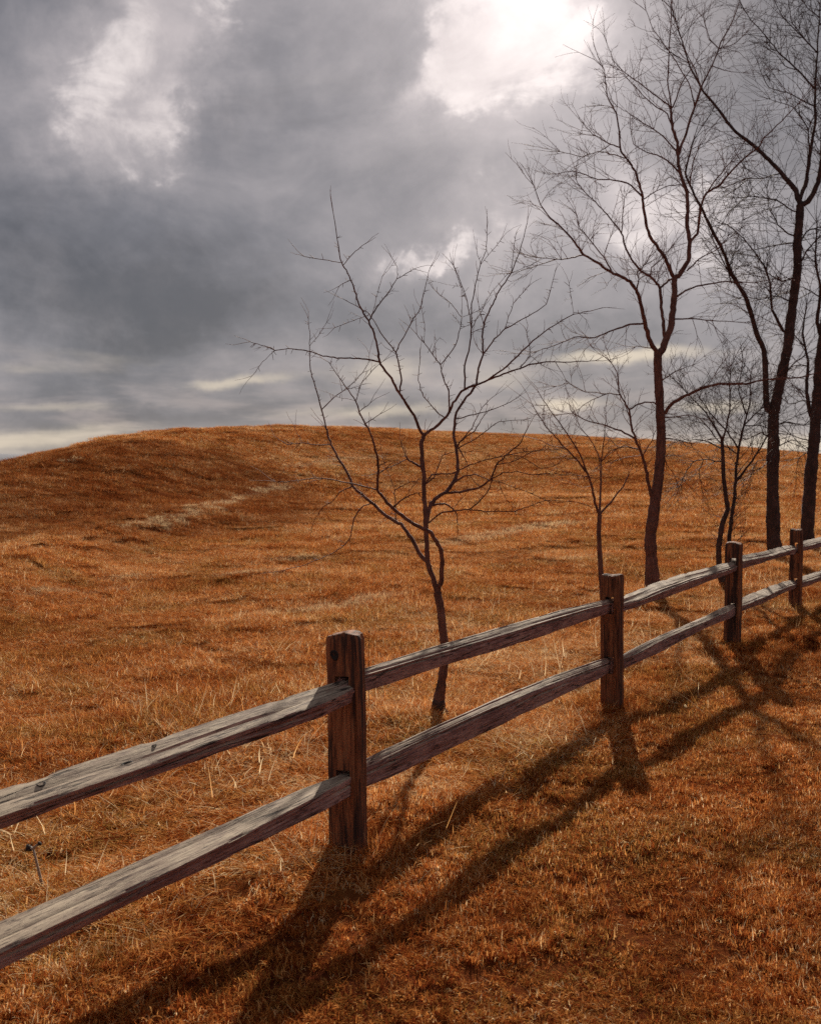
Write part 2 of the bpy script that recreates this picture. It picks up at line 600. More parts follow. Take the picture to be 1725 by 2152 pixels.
# ------------------------------------------------------------------ grass
def blade_patch(name, seed, size, n, lmin, lmax, width, lean, curl, clump, segs=3, spread=1.2, tone=0.43):
    """a round mat of curved blades, one mesh; every blade has its own tint"""
    r = np.random.RandomState(seed)
    nc = max(4, int(n / clump))
    rr = np.sqrt(r.uniform(0, 1, nc)) * size * 0.5
    aa = r.uniform(0, 2 * np.pi, nc)
    cx, cy = rr * np.cos(aa), rr * np.sin(aa)
    ct = r.uniform(-0.16, 0.16, nc)
    cd = r.uniform(0, 2 * np.pi, nc)
    ci = r.randint(0, nc, n)
    sp = size * 0.5 / math.sqrt(nc) * spread
    bx = cx[ci] + r.normal(0, sp, n) * 0.6
    by = cy[ci] + r.normal(0, sp, n) * 0.6
    L = lmin + (lmax - lmin) * r.beta(1.6, 2.6, n)
    d = np.where(r.uniform(0, 1, n) < 0.45, cd[ci] + r.normal(0, 0.6, n), r.uniform(0, 2 * np.pi, n))
    ln = np.clip(lean + r.normal(0, 0.28, n), 0.05, 1.5)
    cu = curl * r.uniform(0.2, 1.6, n)
    side = r.normal(0, 0.5, n)
    wid = width * r.uniform(0.6, 1.35, n)
    tint = np.clip(tone + 1.2 * ct[ci] + r.normal(0, 0.23, n) + (r.uniform(0, 1, n) < 0.07) * 0.3, 0.02, 1.0)  # random straw tones; the palest blades also stand in for glints
    px, py, pz = bx.copy(), by.copy(), np.full(n, -0.012)
    rowsL, rowsR = [], []
    for s in range(segs + 1):
        t = s / segs
        w = wid * (1 - t) ** 0.7 * 0.5
        th = ln + cu * t
        dd = d + side * t
        wx, wy = -np.sin(dd), np.cos(dd)
        if s < segs:
            rowsL.append(np.stack([px + wx * w, py + wy * w, pz], -1))
            rowsR.append(np.stack([px - wx * w, py - wy * w, pz], -1))
        else:
            rowsL.append(np.stack([px, py, pz], -1))
        st = L / segs
        px = px + np.sin(th) * np.cos(dd) * st
        py = py + np.sin(th) * np.sin(dd) * st
        pz = np.maximum(pz + np.cos(th) * st, 0.002 + 0.006 * r.uniform(0, 1, n))
    V = np.concatenate(rowsL + rowsR)
    idx = np.arange(n)
    nl = segs + 1
    F = []
    for s in range(segs - 1):
        a, b = s * n + idx, (s + 1) * n + idx
        c, e = (nl + s) * n + idx, (nl + s + 1) * n + idx
        F.append(np.stack([c, a, b], -1))
        F.append(np.stack([c, b, e], -1))
    a, b, c = (segs - 1) * n + idx, segs * n + idx, (nl + segs - 1) * n + idx
    F.append(np.stack([c, a, b], -1))
    me = mesh_from(name, V, np.concatenate(F))
    at_ = me.attributes.new('tint', 'FLOAT', 'POINT')
    at_.data.foreach_set('value', np.tile(tint, nl + segs).astype(np.float32))
    me.materials.append(M_GRASS)
    return bpy.data.objects.new(name, me)


def terrain_normal(x, y, e):
    dx = (terrain(x + e, y) - terrain(x - e, y)) / (2 * e)
    dy = (terrain(x, y + e) - terrain(x, y - e)) / (2 * e)
    return dx, dy


def scatter(name, label, patches, x, y, scale, seed, eps):
    r = np.random.RandomState(seed)
    n = len(x)
    z = terrain(x, y)
    dx, dy = terrain_normal(x, y, eps)
    yaw = r.uniform(0, 2 * np.pi, n)
    # rotation = tilt(normal) * yaw, as Euler XYZ from the matrix
    nz = 1 / np.sqrt(1 + dx * dx + dy * dy)
    nn = np.stack([-dx * nz, -dy * nz, nz], -1)
    c, s = np.cos(yaw), np.sin(yaw)
    xa = np.stack([c, s, dx * c + dy * s], -1)
    xa /= np.linalg.norm(xa, axis=1, keepdims=True)
    ya = np.cross(nn, xa)
    ex = np.arctan2(ya[:, 2], nn[:, 2])
    ey = np.arcsin(np.clip(-xa[:, 2], -1, 1))
    ez = np.arctan2(xa[:, 1], xa[:, 0])
    me = bpy.data.meshes.new(name)
    me.vertices.add(n)
    me.vertices.foreach_set('co', np.stack([x, y, z], -1).astype(np.float32).ravel())
    a = me.attributes.new('rot', 'FLOAT_VECTOR', 'POINT')
    a.data.foreach_set('vector', np.stack([ex, ey, ez], -1).astype(np.float32).ravel())
    a = me.attributes.new('scl', 'FLOAT_VECTOR', 'POINT')
    a.data.foreach_set('vector', scale.astype(np.float32).ravel())
    a = me.attributes.new('pick', 'INT', 'POINT')
    a.data.foreach_set('value', r.randint(0, len(patches), n).astype(np.int32))
    me.update()
    o = link(name, me, M_GRASS)
    col = bpy.data.collections.new(name + '_patches')
    for p in patches:
        col.objects.link(p)
    ng = bpy.data.node_groups.new(name + '_scatter', 'GeometryNodeTree')
    ng.interface.new_socket('Geometry', in_out='INPUT', socket_type='NodeSocketGeometry')
    ng.interface.new_socket('Geometry', in_out='OUTPUT', socket_type='NodeSocketGeometry')
    gi = ng.nodes.new('NodeGroupInput')
    go = ng.nodes.new('NodeGroupOutput')
    ci = ng.nodes.new('GeometryNodeCollectionInfo')
    ci.inputs['Collection'].default_value = col
    ci.inputs['Separate Children'].default_value = True
    ci.inputs['Reset Children'].default_value = True
    ip = ng.nodes.new('GeometryNodeInstanceOnPoints')
    ip.inputs['Pick Instance'].default_value = True
    L = ng.links.new
    L(gi.outputs[0], ip.inputs['Points'])
    L(ci.outputs[0], ip.inputs['Instance'])
    for nm, ty, sock in (('pick', 'INT', 'Instance Index'), ('rot', 'FLOAT_VECTOR', 'Rotation'), ('scl', 'FLOAT_VECTOR', 'Scale')):
        na = ng.nodes.new('GeometryNodeInputNamedAttribute')
        na.data_type = ty
        na.inputs['Name'].default_value = nm
        L(na.outputs[0], ip.inputs[sock])
    L(ip.outputs[0], go.inputs[0])
    md = o.modifiers.new('scatter', 'NODES')
    md.node_group = ng
    tag(o, label, 'grass', kind='stuff')
    return o


# fence line on the ground, left to right
POSTS = [ground_at(735, 1783), ground_at(1285, 1490), ground_at(1537, 1363), ground_at(1671, 1282)]
step0 = POSTS[1] - POSTS[0]
P_LEFT = POSTS[0] - step0 * 1.0
P_RIGHT = ground_at(1806, 1238)
ALLP = [P_LEFT] + POSTS + [P_RIGHT]


def behind_fence(x, y):
    """signed distance past the fence line (positive on the meadow side)"""
    xs = np.array([p.x for p in [P_LEFT - step0 * 5] + ALLP + [P_RIGHT + (POSTS[3] - POSTS[2]) * 6]])
    ys = np.array([p.y for p in [P_LEFT - step0 * 5] + ALLP + [P_RIGHT + (POSTS[3] - POSTS[2]) * 6]])
    return (y - np.interp(x, xs, ys)) * 0.55


def in_view(x, y, margin):
    return (np.abs(x) < 0.42 * y + margin) & (y > 0.6)


def grid(x0, x1, y0, y1, st, seed):
    r = np.random.RandomState(seed)
    X, Y = np.meshgrid(np.arange(x0, x1, st), np.arange(y0, y1, st))
    X = X.ravel() + r.uniform(-.5, .5, X.size) * st
    Y = Y.ravel() + r.uniform(-.5, .5, Y.size) * st
    return X, Y, r


TUSS = Waves(44, 10, 0.7, 2.6)
TUSS2 = Waves(45, 10, 2.0, 7.0)


def build_grass():
    lawn = [blade_patch('lawn_patch', 100 + i, 0.75, 3400, 0.022, 0.068, 0.0040, 0.55, 1.5, 16, 3, 0.85) for i in range(7)]
    x, y, r = grid(-4, 9, 1.0, 17, 0.345, 1)
    b = behind_fence(x, y)
    keep = in_view(x, y, 1.2) & (b < 0.12 + 0.15 * r.uniform(-1, 1, len(x)))
    x, y = x[keep], y[keep]
    s = np.clip(1.0 + 0.16 * TUSS(x, y), 0.7, 1.4)
    sc_ = np.stack([np.ones_like(s), np.ones_like(s), s], -1)
    scatter('lawn_grass', 'short russet dry lawn grass on the near side of the fence', lawn, x, y, sc_, 7, 0.2)
    rough = [blade_patch('meadow_patch', 200 + i, 1.1, 4300, 0.05, 0.17, 0.0043, 0.95, 1.2, 22) for i in range(7)]
    x, y, r = grid(-12, 14, 1.5, 26, 0.47, 2)
    b = behind_fence(x, y)
    keep = in_view(x, y, 1.5) & (b > 0.0 + 0.2 * r.uniform(-1, 1, len(x)))
    x, y = x[keep], y[keep]
    s = np.clip(0.85 + 0.15 * TUSS(x, y) + 0.08 * TUSS2(x, y), 0.45, 1.5)
    s = s * (0.65 + 0.35 * np.clip(behind_fence(x, y) / 1.2, 0, 1))
    sc_ = np.stack([np.ones_like(s), np.ones_like(s), s], -1)
    scatter('meadow_grass', 'longer tangled dry orange grass behind the fence', rough, x, y, sc_, 8, 0.3)
    hill = [blade_patch('hill_patch', 300 + i, 3.0, 6000, 0.07, 0.22, 0.0095, 0.95, 0.9, 40, 2) for i in range(7)]
    x, y, r = grid(-34, 36, 22, 76, 1.15, 3)
    keep = in_view(x, y, 3) & (np.hypot(x, y) > 21 + 3 * r.uniform(-1, 1, len(x))) & (np.hypot(x, y) < 74)
    x, y = x[keep], y[keep]
    s = np.clip(0.8 + 0.10 * TUSS2(x, y), 0.5, 1.2)
    sc_ = np.stack([np.ones_like(s), np.ones_like(s), s], -1)
    scatter('hill_grass', 'dry orange grass covering the rounded hill up to the skyline', hill, x, y, sc_, 9, 0.8)
    straw = [blade_patch('straw_patch', 500 + i, 0.9, 70, 0.10, 0.34, 0.0042, 1.25, 0.35, 6, 4, 1.0, 0.9) for i in range(6)]
    x, y, r = grid(-6, 10, 2.0, 15, 0.55, 6)
    b = behind_fence(x, y)
    keep = in_view(x, y, 1.0) & (b > -0.25) & (b < 3.2) & (r.uniform(0, 1, len(x)) < 0.75)
    x, y = x[keep], y[keep]
    s = r.uniform(0.7, 1.3, len(x))
    scatter('loose_straw', 'pale loose straw stems lying in the grass along the fence', straw, x, y, np.stack([s, s, s * 1.3], -1), 17, 0.3)
    # unmown tufts at the feet of the posts and of the near tree
    tuft = [blade_patch('tuft_patch', 400 + i, 0.26, 170, 0.06, 0.21, 0.005, 0.55, 1.0, 40, 4) for i in range(5)]
    r = np.random.RandomState(12)
    xs, ys, ss = [], [], []
    for q in POSTS + [ground_at(932, 1508), ground_at(1374, 1250), ground_at(1516, 1240), ground_at(1630, 1186), ground_at(1700, 1172)]:
        for i in range(13):
            a = r.uniform(0, 6.28)
            xs.append(q.x + math.cos(a) * r.uniform(.09, .24))
            ys.append(q.y + math.sin(a) * r.uniform(.09, .24))
            ss.append(r.uniform(.5, 1.0))
    ss = np.array(ss)
    scatter('post_foot_grass', 'uncut grass tufts at the feet of the fence posts', tuft, np.array(xs), np.array(ys), np.stack([ss, ss, ss], -1), 10, 0.1)


build_grass()


# ------------------------------------------------------------------ fence
def wood_mat(name, stops, axis, crack=0.5, rough=0.85, bleach=False):
    m, k = mat_new(name)
    oc = k.node('ShaderNodeTexCoord').outputs['Object']
    rnd = k.node('ShaderNodeObjectInfo').outputs['Random']
    off = k.vmath('SCALE', (13.0, 7.0, 5.0), rnd)
    oc2 = k.vmath('ADD', oc, off)
    st = (4.0, 52, 52) if axis == 'X' else (52, 52, 3.0)
    st2 = (16.0, 170, 170) if axis == 'X' else (170, 170, 9.0)
    st3 = (0.9, 24, 24) if axis == 'X' else (24, 24, 0.9)
    ck = k.noise(k.mapping(oc2, st3, (4.0, 9.0, 2.0)), 1.0, 3, 0.5, 0.2)
    ck = k.step(k.math('ABSOLUTE', k.math('SUBTRACT', ck, 0.5)), 0.018, 0.004)
    ck = k.math('MULTIPLY', ck, k.step(k.noise(oc2, 3.0, 2), 0.42, 0.55))
    g1 = k.noise(k.mapping(oc2, st), 1.0, 5, 0.7, 0.8)
    g2 = k.noise(k.mapping(oc2, st2), 1.0, 4, 0.6, 0.3)
    bl = k.noise(oc2, 5.0, 5, 0.6)
    f = k.math('ADD', k.math('MULTIPLY', g1, 0.62), k.math('ADD', k.math('MULTIPLY', g2, 0.38), k.math('MULTIPLY', bl, 0.30)))
    f = k.math('SUBTRACT', f, 0.08)
    col = k.ramp(f, stops)
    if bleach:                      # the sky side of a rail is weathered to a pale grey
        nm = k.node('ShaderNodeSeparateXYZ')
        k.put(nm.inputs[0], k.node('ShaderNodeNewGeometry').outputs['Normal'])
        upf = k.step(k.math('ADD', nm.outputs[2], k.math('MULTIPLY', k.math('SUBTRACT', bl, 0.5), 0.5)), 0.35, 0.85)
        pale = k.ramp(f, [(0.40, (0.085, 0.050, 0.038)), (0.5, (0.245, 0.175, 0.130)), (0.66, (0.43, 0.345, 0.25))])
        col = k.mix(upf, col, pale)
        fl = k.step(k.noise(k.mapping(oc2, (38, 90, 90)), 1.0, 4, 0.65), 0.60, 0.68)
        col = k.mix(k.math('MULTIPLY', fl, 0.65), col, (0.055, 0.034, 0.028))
    else:                           # rain streaks down the posts
        stain = k.step(k.noise(k.mapping(oc2, (19, 19, 1.0)), 1.0, 4, 0.6, 0.5), 0.47, 0.58)
        col = k.mix(k.math('MULTIPLY', stain, 0.85), col, (0.020, 0.014, 0.014))
        tone = k.node('ShaderNodeMix', data_type='RGBA', blend_type='MULTIPLY')
        tone.inputs[0].default_value = 1.0
        k.put(tone.inputs[6], col)
        k.put(tone.inputs[7], k.ramp(rnd, [(0.0, (0.62, 0.62, 0.66)), (1.0, (1.1, 1.1, 1.1))]))
        col = tone.outputs[2]
    col = k.mix(k.math('MULTIPLY', ck, 0.9), col, (0.022, 0.013, 0.011))
    lines = k.step(g2, 0.42, 0.34)
    col = k.mix(k.math('MULTIPLY', lines, crack), col, (0.030, 0.017, 0.014))
    b = k.node('ShaderNodeBsdfPrincipled')
    k.put(b.inputs['Base Color'], col)
    b.inputs['Roughness'].default_value = rough
    b.inputs['Specular IOR Level'].default_value = 0.25
    bp = k.node('ShaderNodeBump')
    bp.inputs['Strength'].default_value = 0.85
    bp.inputs['Distance'].default_value = 0.004
    k.put(bp.inputs['Height'], k.math('SUBTRACT', k.math('ADD', k.math('MULTIPLY', g1, 0.6), k.math('MULTIPLY', g2, 0.7)), k.math('MULTIPLY', ck, 0.8)))
    k.put(b.inputs['Normal'], bp.outputs[0])
    o = k.node('ShaderNodeOutputMaterial')
    k.l.new(b.outputs[0], o.inputs[0])
    return m


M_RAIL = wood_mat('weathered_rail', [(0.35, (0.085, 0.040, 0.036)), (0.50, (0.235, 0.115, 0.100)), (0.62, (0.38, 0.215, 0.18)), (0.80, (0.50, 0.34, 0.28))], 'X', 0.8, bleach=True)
M_POST = wood_mat('stained_post', [(0.36, (0.026, 0.014, 0.012)), (0.47, (0.105, 0.036, 0.020)), (0.60, (0.255, 0.090, 0.038)), (0.8, (0.38, 0.19, 0.095))], 'Z', 0.6)


def dark_mat(name, c):
    m, k = mat_new(name)
    b = k.node('ShaderNodeBsdfPrincipled')
    oc = k.node('ShaderNodeTexCoord').outputs['Object']
    k.put(b.inputs['Base Color'], k.ramp(k.noise(oc, 60, 4), [(0.3, tuple(x * .6 for x in c)), (0.7, c)]))
    b.inputs['Roughness'].default_value = 0.9
    o = k.node('ShaderNodeOutputMaterial')
    k.l.new(b.outputs[0], o.inputs[0])
    return m


M_KNOT = dark_mat('wood_knot', (0.022, 0.014, 0.012))


def post_mesh(seed, W, D, H, slots, knot=None):
    """a sawn post with two mortises cut right through it (along local Y) and a worn, chamfered head"""
    r = np.random.RandomState(seed)
    nx, ny = 14, 10
    zs = set(np.round(np.linspace(-0.25, H, 62), 4))
    for a, b in slots:
        zs |= {round(a, 4), round(b, 4)}
    zs = np.array(sorted(zs))
    zs = zs[np.concatenate([[True], np.diff(zs) > 0.0045])]
    for a, b in slots:              # snap the nearest rows on the mortise edges
        for q in (a, b):
            zs[np.argmin(np.abs(zs - q))] = q
    nz = len(zs)
    sx0, sx1 = 4, 10                 # mortise columns
    per = []
    for i in range(nx):
        per.append((-W / 2 + W * i / nx, -D / 2, 'A', i))
    for i in range(ny):
        per.append((W / 2, -D / 2 + D * i / ny, 'B', i))
    for i in range(nx):
        per.append((W / 2 - W * i / nx, D / 2, 'C', i))
    for i in range(ny):
        per.append((-W / 2, D / 2 - D * i / ny, 'E', i))
    n = len(per)
    groove = r.normal(0, 0.0011, n)
    for _ in range(6):
        groove[r.randint(n)] -= r.uniform(0.004, 0.011)
    ph = r.uniform(0, 6.28, (n, 2))
    wv = r.uniform(0, 6.28, 4)
    V = []
    for z in zs:
        t = np.clip((z - (H - 0.022)) / 0.022, 0, 1)
        ins = 0.007 * t * t
        wob = 0.0035 * math.sin(z * 5 + wv[0])
        wob2 = 0.0035 * math.sin(z * 4.2 + wv[1])
        for q, (x, y, s, i) in enumerate(per):
            rad = math.hypot(x, y)
            ux, uy = x / rad, y / rad
            # slightly rounded arrises
            cx, cy = abs(x) / (W / 2), abs(y) / (D / 2)
            rnd = 0.010 * max(0, cx + cy - 1.72) / 0.28
            dsp = groove[q] * (0.6 + 0.4 * math.sin(z * 9 + ph[q, 0])) - rnd - ins + 0.0008 * math.sin(z * 41 + ph[q, 1])
            V.append((x + ux * dsp + wob, y + uy * dsp + wob2, z + (0.006 * math.sin(x * 30 + wv[2]) + 0.004 * math.sin(y * 41 + wv[3])) * t))
    V = list(V)
    F = []

    def idx(k_, q):
        return k_ * n + q % n
    zi = [(int(np.argmin(np.abs(zs - a))), int(np.argmin(np.abs(zs - b)))) for a, b in slots]
    for k_ in range(nz - 1):
        for q in range(n):
            s, i = per[q][2], per[q][3]
            hole = False
            if s == 'A' and sx0 <= i < sx1:
                hole = any(a <= k_ < b for a, b in zi)
            if s == 'C' and nx - sx1 <= i < nx - sx0:
                hole = any(a <= k_ < b for a, b in zi)
            if not hole:
                F.append((idx(k_, q), idx(k_, q + 1), idx(k_ + 1, q + 1), idx(k_ + 1, q)))
    offC = nx + ny

    def ca(k_, i):
        return idx(k_, i)

    def cc(k_, i):
        return idx(k_, offC + nx - i)
    for a, b in zi:                 # walls of the mortise
        for k_ in range(a, b):
            F.append((ca(k_, sx0), ca(k_ + 1, sx0), cc(k_ + 1, sx0), cc(k_, sx0)))
            F.append((ca(k_ + 1, sx1), ca(k_, sx1), cc(k_, sx1), cc(k_ + 1, sx1)))
        for i in range(sx0, sx1):
            F.append((ca(a, i), cc(a, i), cc(a, i + 1), ca(a, i + 1)))
            F.append((ca(b, i + 1), cc(b, i + 1), cc(b, i), ca(b, i)))
    # head
    base = (nz - 1) * n
    c0 = len(V)
    for q in range(n):
        x, y, z = V[base + q]
        V.append((x * 0.82, y * 0.82, z + 0.004 + r.normal(0, 0.001)))
    V.append((0, 0, H + 0.006))
    for q in range(n):
        F.append((base + q, base + (q + 1) % n, c0 + (q + 1) % n, c0 + q))
        F.append((c0 + q, c0 + (q + 1) % n, c0 + n))
    me = mesh_from('fence_post', V, F)
    me.set_sharp_from_angle(angle=R(38))
    return me


def knot_mesh(rx, rz):
    V = [(0, 0.004, 0)]
    F = []
    n = 14
    rings = ((0.45, 0.003), (0.8, -0.0005), (1.0, -0.002), (1.12, 0.006))
    for s, dy in rings:
        for i in range(n):
            a = 2 * math.pi * i / n
            w = 1 + 0.08 * math.sin(3 * a + 1)
            V.append((rx * s * w * math.cos(a), dy, rz * s * w * math.sin(a)))
    for i in range(n):
        F.append((0, 1 + i, 1 + (i + 1) % n))
    for q in range(len(rings) - 1):
        for i in range(n):
            a, b = 1 + q * n, 1 + (q + 1) * n
            F.append((a + i, b + i, b + (i + 1) % n, a + (i + 1) % n))
    return mesh_from('knot', V, F)


def rail_mesh(seed, L, secs, ends, bow=(0, 0), twist=0.0):
    """a split rail along local X. secs: [(t, [(y, z) corners])] blended along the length; ends: (height, thickness) of the tenons"""
    r = np.random.RandomState(seed)
    nl, per = 110, 11
    nc = len(secs[0][1])
    na = nc * per
    ts = np.linspace(0, 1, nl)
    groove = r.normal(0, 0.0012, na)
    for _ in range(8):
        groove[r.randint(na)] -= r.uniform(0.004, 0.010)
    for _ in range(3):              # a long split opened by the weather
        q0 = r.randint(na)
        groove[q0] -= 0.013
        groove[(q0 + 1) % na] -= 0.004
    ph = r.uniform(0, 6.28, (na, 3))
    cph = r.uniform(0, 6.28, (nc, 4))
    V = np.zeros((nl, na, 3))
    for k_, t in enumerate(ts):
        for s in range(len(secs) - 1):
            if secs[s][0] <= t <= secs[s + 1][0]:
                f = (t - secs[s][0]) / (secs[s + 1][0] - secs[s][0])
                f = f * f * (3 - 2 * f)
                C = np.array(secs[s][1]) * (1 - f) + np.array(secs[s + 1][1]) * f
                break
        C = C.copy()
        for c in range(nc):
            C[c, 0] += 0.0045 * math.sin(t * 9 + cph[c, 0]) + 0.0010 * math.sin(t * 23 + cph[c, 1])
            C[c, 1] += 0.0045 * math.sin(t * 8 + cph[c, 2]) + 0.0012 * math.sin(t * 27 + cph[c, 3])
        # hewn tenon at each end
        e = min(t, 1 - t) * L
        hh, tt = ends
        f = min(1.0, max(0.0, (e - 0.03) / 0.30))
        f = f ** 0.8
        hs = np.ptp(C[:, 1])
        wsz = np.ptp(C[:, 0])
        C[:, 1] = C[:, 1] * (f + (1 - f) * min(1, hh / hs))
        C[:, 0] = C[:, 0] * (f + (1 - f) * min(1, tt / wsz))
        tw = twist * (t - 0.5)
        ct, st = math.cos(tw), math.sin(tw)
        C = np.stack([C[:, 0] * ct - C[:, 1] * st, C[:, 0] * st + C[:, 1] * ct], -1)
        cen = C.mean(0)
        for c in range(nc):
            a, b = C[c], C[(c + 1) % nc]
            for i in range(per):
                q = c * per + i
                p = a + (b - a) * i / per
                o = p - cen
                o = o / (np.linalg.norm(o) + 1e-6)
                dsp = groove[q] * (0.55 + 0.45 * math.sin(t * 11 + ph[q, 0])) + 0.0003 * math.sin(t * 60 + ph[q, 1])
                if i == 0:
                    dsp -= 0.002 + 0.009 * max(0, math.sin(t * 37 + ph[q, 2]) + 0.6 * math.sin(t * 83 + ph[q, 0]) - 0.5)
                p = p + o * dsp
                V[k_, q] = (t * L, p[0] + bow[0] * 4 * t * (1 - t), p[1] + bow[1] * 4 * t * (1 - t))
    v = V.reshape(-1, 3).tolist()
    F = []
    for k_ in range(nl - 1):
        for q in range(na):
            F.append((k_ * na + (q + 1) % na, (k_ + 1) * na + (q + 1) % na, (k_ + 1) * na + q, k_ * na + q))
    for k_, rev in ((0, True), (nl - 1, False)):
        c = np.mean(V[k_], 0)
        v.append(tuple(c))
        ci = len(v) - 1
        for q in range(na):
            a, b = k_ * na + q, k_ * na + (q + 1) % na
            F.append((ci, b, a) if rev else (ci, a, b))
    me = mesh_from('rail', v, F)
    me.set_sharp_from_angle(angle=R(32))
    return me


# corner lists run front-bottom, back-bottom, back-top, (ridge), front-top; camera side is -y
FLAT = [(-.042, -.052), (.030, -.055), (.045, .040), (-.064, .004)]
FLAT2 = [(-.030, -.062), (.040, -.050), (.055, .045), (-.060, .010)]
ROUND = [(-.038, -.055), (.042, -.050), (.050, .028), (.006, .056), (-.046, .022)]
TALL = [(-.030, -.064), (.040, -.055), (.048, .035), (.000, .060), (-.044, .030)]
TALL2 = [(-.036, -.072), (.044, -.058), (.052, .040), (.010, .064), (-.042, .044)]
THIN = [(-.028, -.050), (.036, -.046), (.042, .030), (-.004, .050), (-.040, .026)]


def build_fence():
    org = Vector((POSTS[0].x, POSTS[0].y, 0))
    fen = empty('split_rail_fence', org)
    tag(fen, 'weathered two-rail wooden split rail fence running diagonally across the foreground', 'fence')
    H = [0.92, 0.955, 0.925, 0.915, 0.925, 0.92]
    yawoff = [0, 16, 2, 4, 2, 0]
    W = [0.13, 0.150, 0.138, 0.142, 0.135, 0.135]
    slots = [(0.256, 0.372), (0.664, 0.780)]
    for i, p in enumerate(ALLP):
        a = ALLP[max(i - 1, 0)]
        b = ALLP[min(i + 1, len(ALLP) - 1)]
        dv = b - a
        yaw = math.atan2(dv.y, dv.x) - math.pi / 2 + R(yawoff[i])
        z = float(terrain(p.x, p.y))
        me = post_mesh(40 + i, W[i], 0.118, H[i], slots)
        o = link('fence_post', me, M_POST, fen)
        o.location = Vector((p.x, p.y, z)) - org
        o.rotation_euler = (R([0, -0.6, .4, -.5, .3, 0][i]), R([0, -1.5, 0, .4, -.6, 0][i]), yaw)
        if i == 1:
            kn = link('knot', knot_mesh(0.0165, 0.022), M_KNOT, o)
            kn.location = (-0.028, -0.118 / 2 - 0.0005, 0.872)
            kn.rotation_euler = (0, R(-25), 0)
            kn['label'] = 'round black knot near the top of the post'
    # rails: (bay, tier, sections, bow, twist, height shifts at both ends)
    spec = [
        (0, 1, [(0, FLAT), (.5, FLAT), (1, FLAT)], (0, .004), .05, (-.06, .005)),
        (0, 0, [(0, FLAT2), (.6, FLAT2), (1, TALL[:1] + TALL[1:3] + [TALL[4]])], (0, .012), -.05, (-.07, .01)),
        (1, 1, [(0, THIN), (.45, ROUND), (1, THIN)], (0, .016), .10, (.01, -.005)),
        (1, 0, [(0, TALL), (.5, TALL2), (1, ROUND)], (0, .022), .15, (-.005, .0)),
        (2, 1, [(0, FLAT + FLAT[:0]), (.5, FLAT2), (1, FLAT)], (0, .006), .0, (.0, .0)),
        (2, 0, [(0, THIN), (.5, THIN), (1, ROUND)], (0, .01), .1, (-.005, .01)),
        (3, 1, [(0, FLAT2), (.5, FLAT), (1, FLAT)], (0, .01), .0, (.0, -.01)),
        (3, 0, [(0, FLAT), (.5, FLAT2), (1, FLAT)], (0, .010), .0, (.0, .0)),
        (4, 1, [(0, FLAT), (.5, FLAT), (1, FLAT)], (0, .006), .0, (.01, .0)),
        (4, 0, [(0, FLAT2), (.5, FLAT2), (1, FLAT)], (0, .006), .0, (.0, .0)),
    ]
    for q, (bay, tier, secs, bow, tw, dz) in enumerate(spec):
        a, b = ALLP[bay], ALLP[bay + 1]
        za, zb = float(terrain(a.x, a.y)), float(terrain(b.x, b.y))
        zc = (0.307, 0.715)[tier]
        A = Vector((a.x, a.y, za + zc + dz[0]))
        B = Vector((b.x, b.y, zb + zc + dz[1]))
        u = (B - A).normalized()
        side = Vector((-u.y, u.x, 0)) * 0.020 * (1 if bay % 2 else -1)
        A2 = A - u * 0.045 + side
        L = (B - A).length + 0.09
        me = rail_mesh(70 + q, L, secs, (0.098, 0.038), bow, tw)
        o = link('rail', me, M_RAIL, fen)
        o.location = A2 - org
        xa = u
        ya = Vector((0, 0, 1)).cross(xa).normalized()
        zaV = xa.cross(ya)
        o.rotation_euler = Matrix((xa, ya, zaV)).transposed().to_euler()
        if bay == 0 and tier == 1:
            bvh = BVHTree.FromPolygons([v.co for v in me.vertices], [tuple(p.vertices) for p in me.polygons])
            for (t, yy, rx, ry) in ((.475, .012, .016, .008), (.575, -.018, .024, .011), (.625, .022, .010, .006)):
                zs_ = [bvh.ray_cast(Vector((t * L + ox, yy + oy, 0.5)), Vector((0, 0, -1)))[0].z - oy * .33 for ox in (-.01, 0, .01) for oy in (-.006, 0, .006)]
                kn = link('knot', knot_mesh(rx, ry), M_KNOT, o)
                kn.location = (t * L, yy, float(np.median(zs_)) + 0.0005)
                kn.rotation_euler = (R(-90) + math.atan(.33), 0, 0)
    return fen


build_fence()


# ------------------------------------------------------------------ bare trees
def bark_mat(name, lo, mid, hi):
    m, k = mat_new(name)
    pos = k.node('ShaderNodeNewGeometry').outputs['Position']
    g = k.noise(k.mapping(pos, (55, 55, 11)), 1.0, 5, 0.65, 0.4)
    n = k.noise(pos, 7.0, 5, 0.6)
    f = k.math('ADD', k.math('MULTIPLY', g, 0.6), k.math('MULTIPLY', n, 0.4))
    col = k.ramp(f, [(0.36, lo), (0.52, mid), (0.7, hi)])
    b = k.node('ShaderNodeBsdfPrincipled')
    k.put(b.inputs['Base Color'], col)
    b.inputs['Roughness'].default_value = 0.8
    b.inputs['Specular IOR Level'].default_value = 0.3
    bp = k.node('ShaderNodeBump')
    bp.inputs['Strength'].default_value = 0.8
    bp.inputs['Distance'].default_value = 0.01
    k.put(bp.inputs['Height'], g)
    k.put(b.inputs['Normal'], bp.outputs[0])
    o = k.node('ShaderNodeOutputMaterial')
    k.l.new(b.outputs[0], o.inputs[0])
    return m


M_BARK_A = bark_mat('reddish_bark', (0.05, 0.022, 0.018), (0.14, 0.058, 0.042), (0.25, 0.12, 0.09))
M_BARK_B = bark_mat('dark_bark', (0.020, 0.013, 0.012), (0.060, 0.032, 0.026), (0.15, 0.08, 0.065))


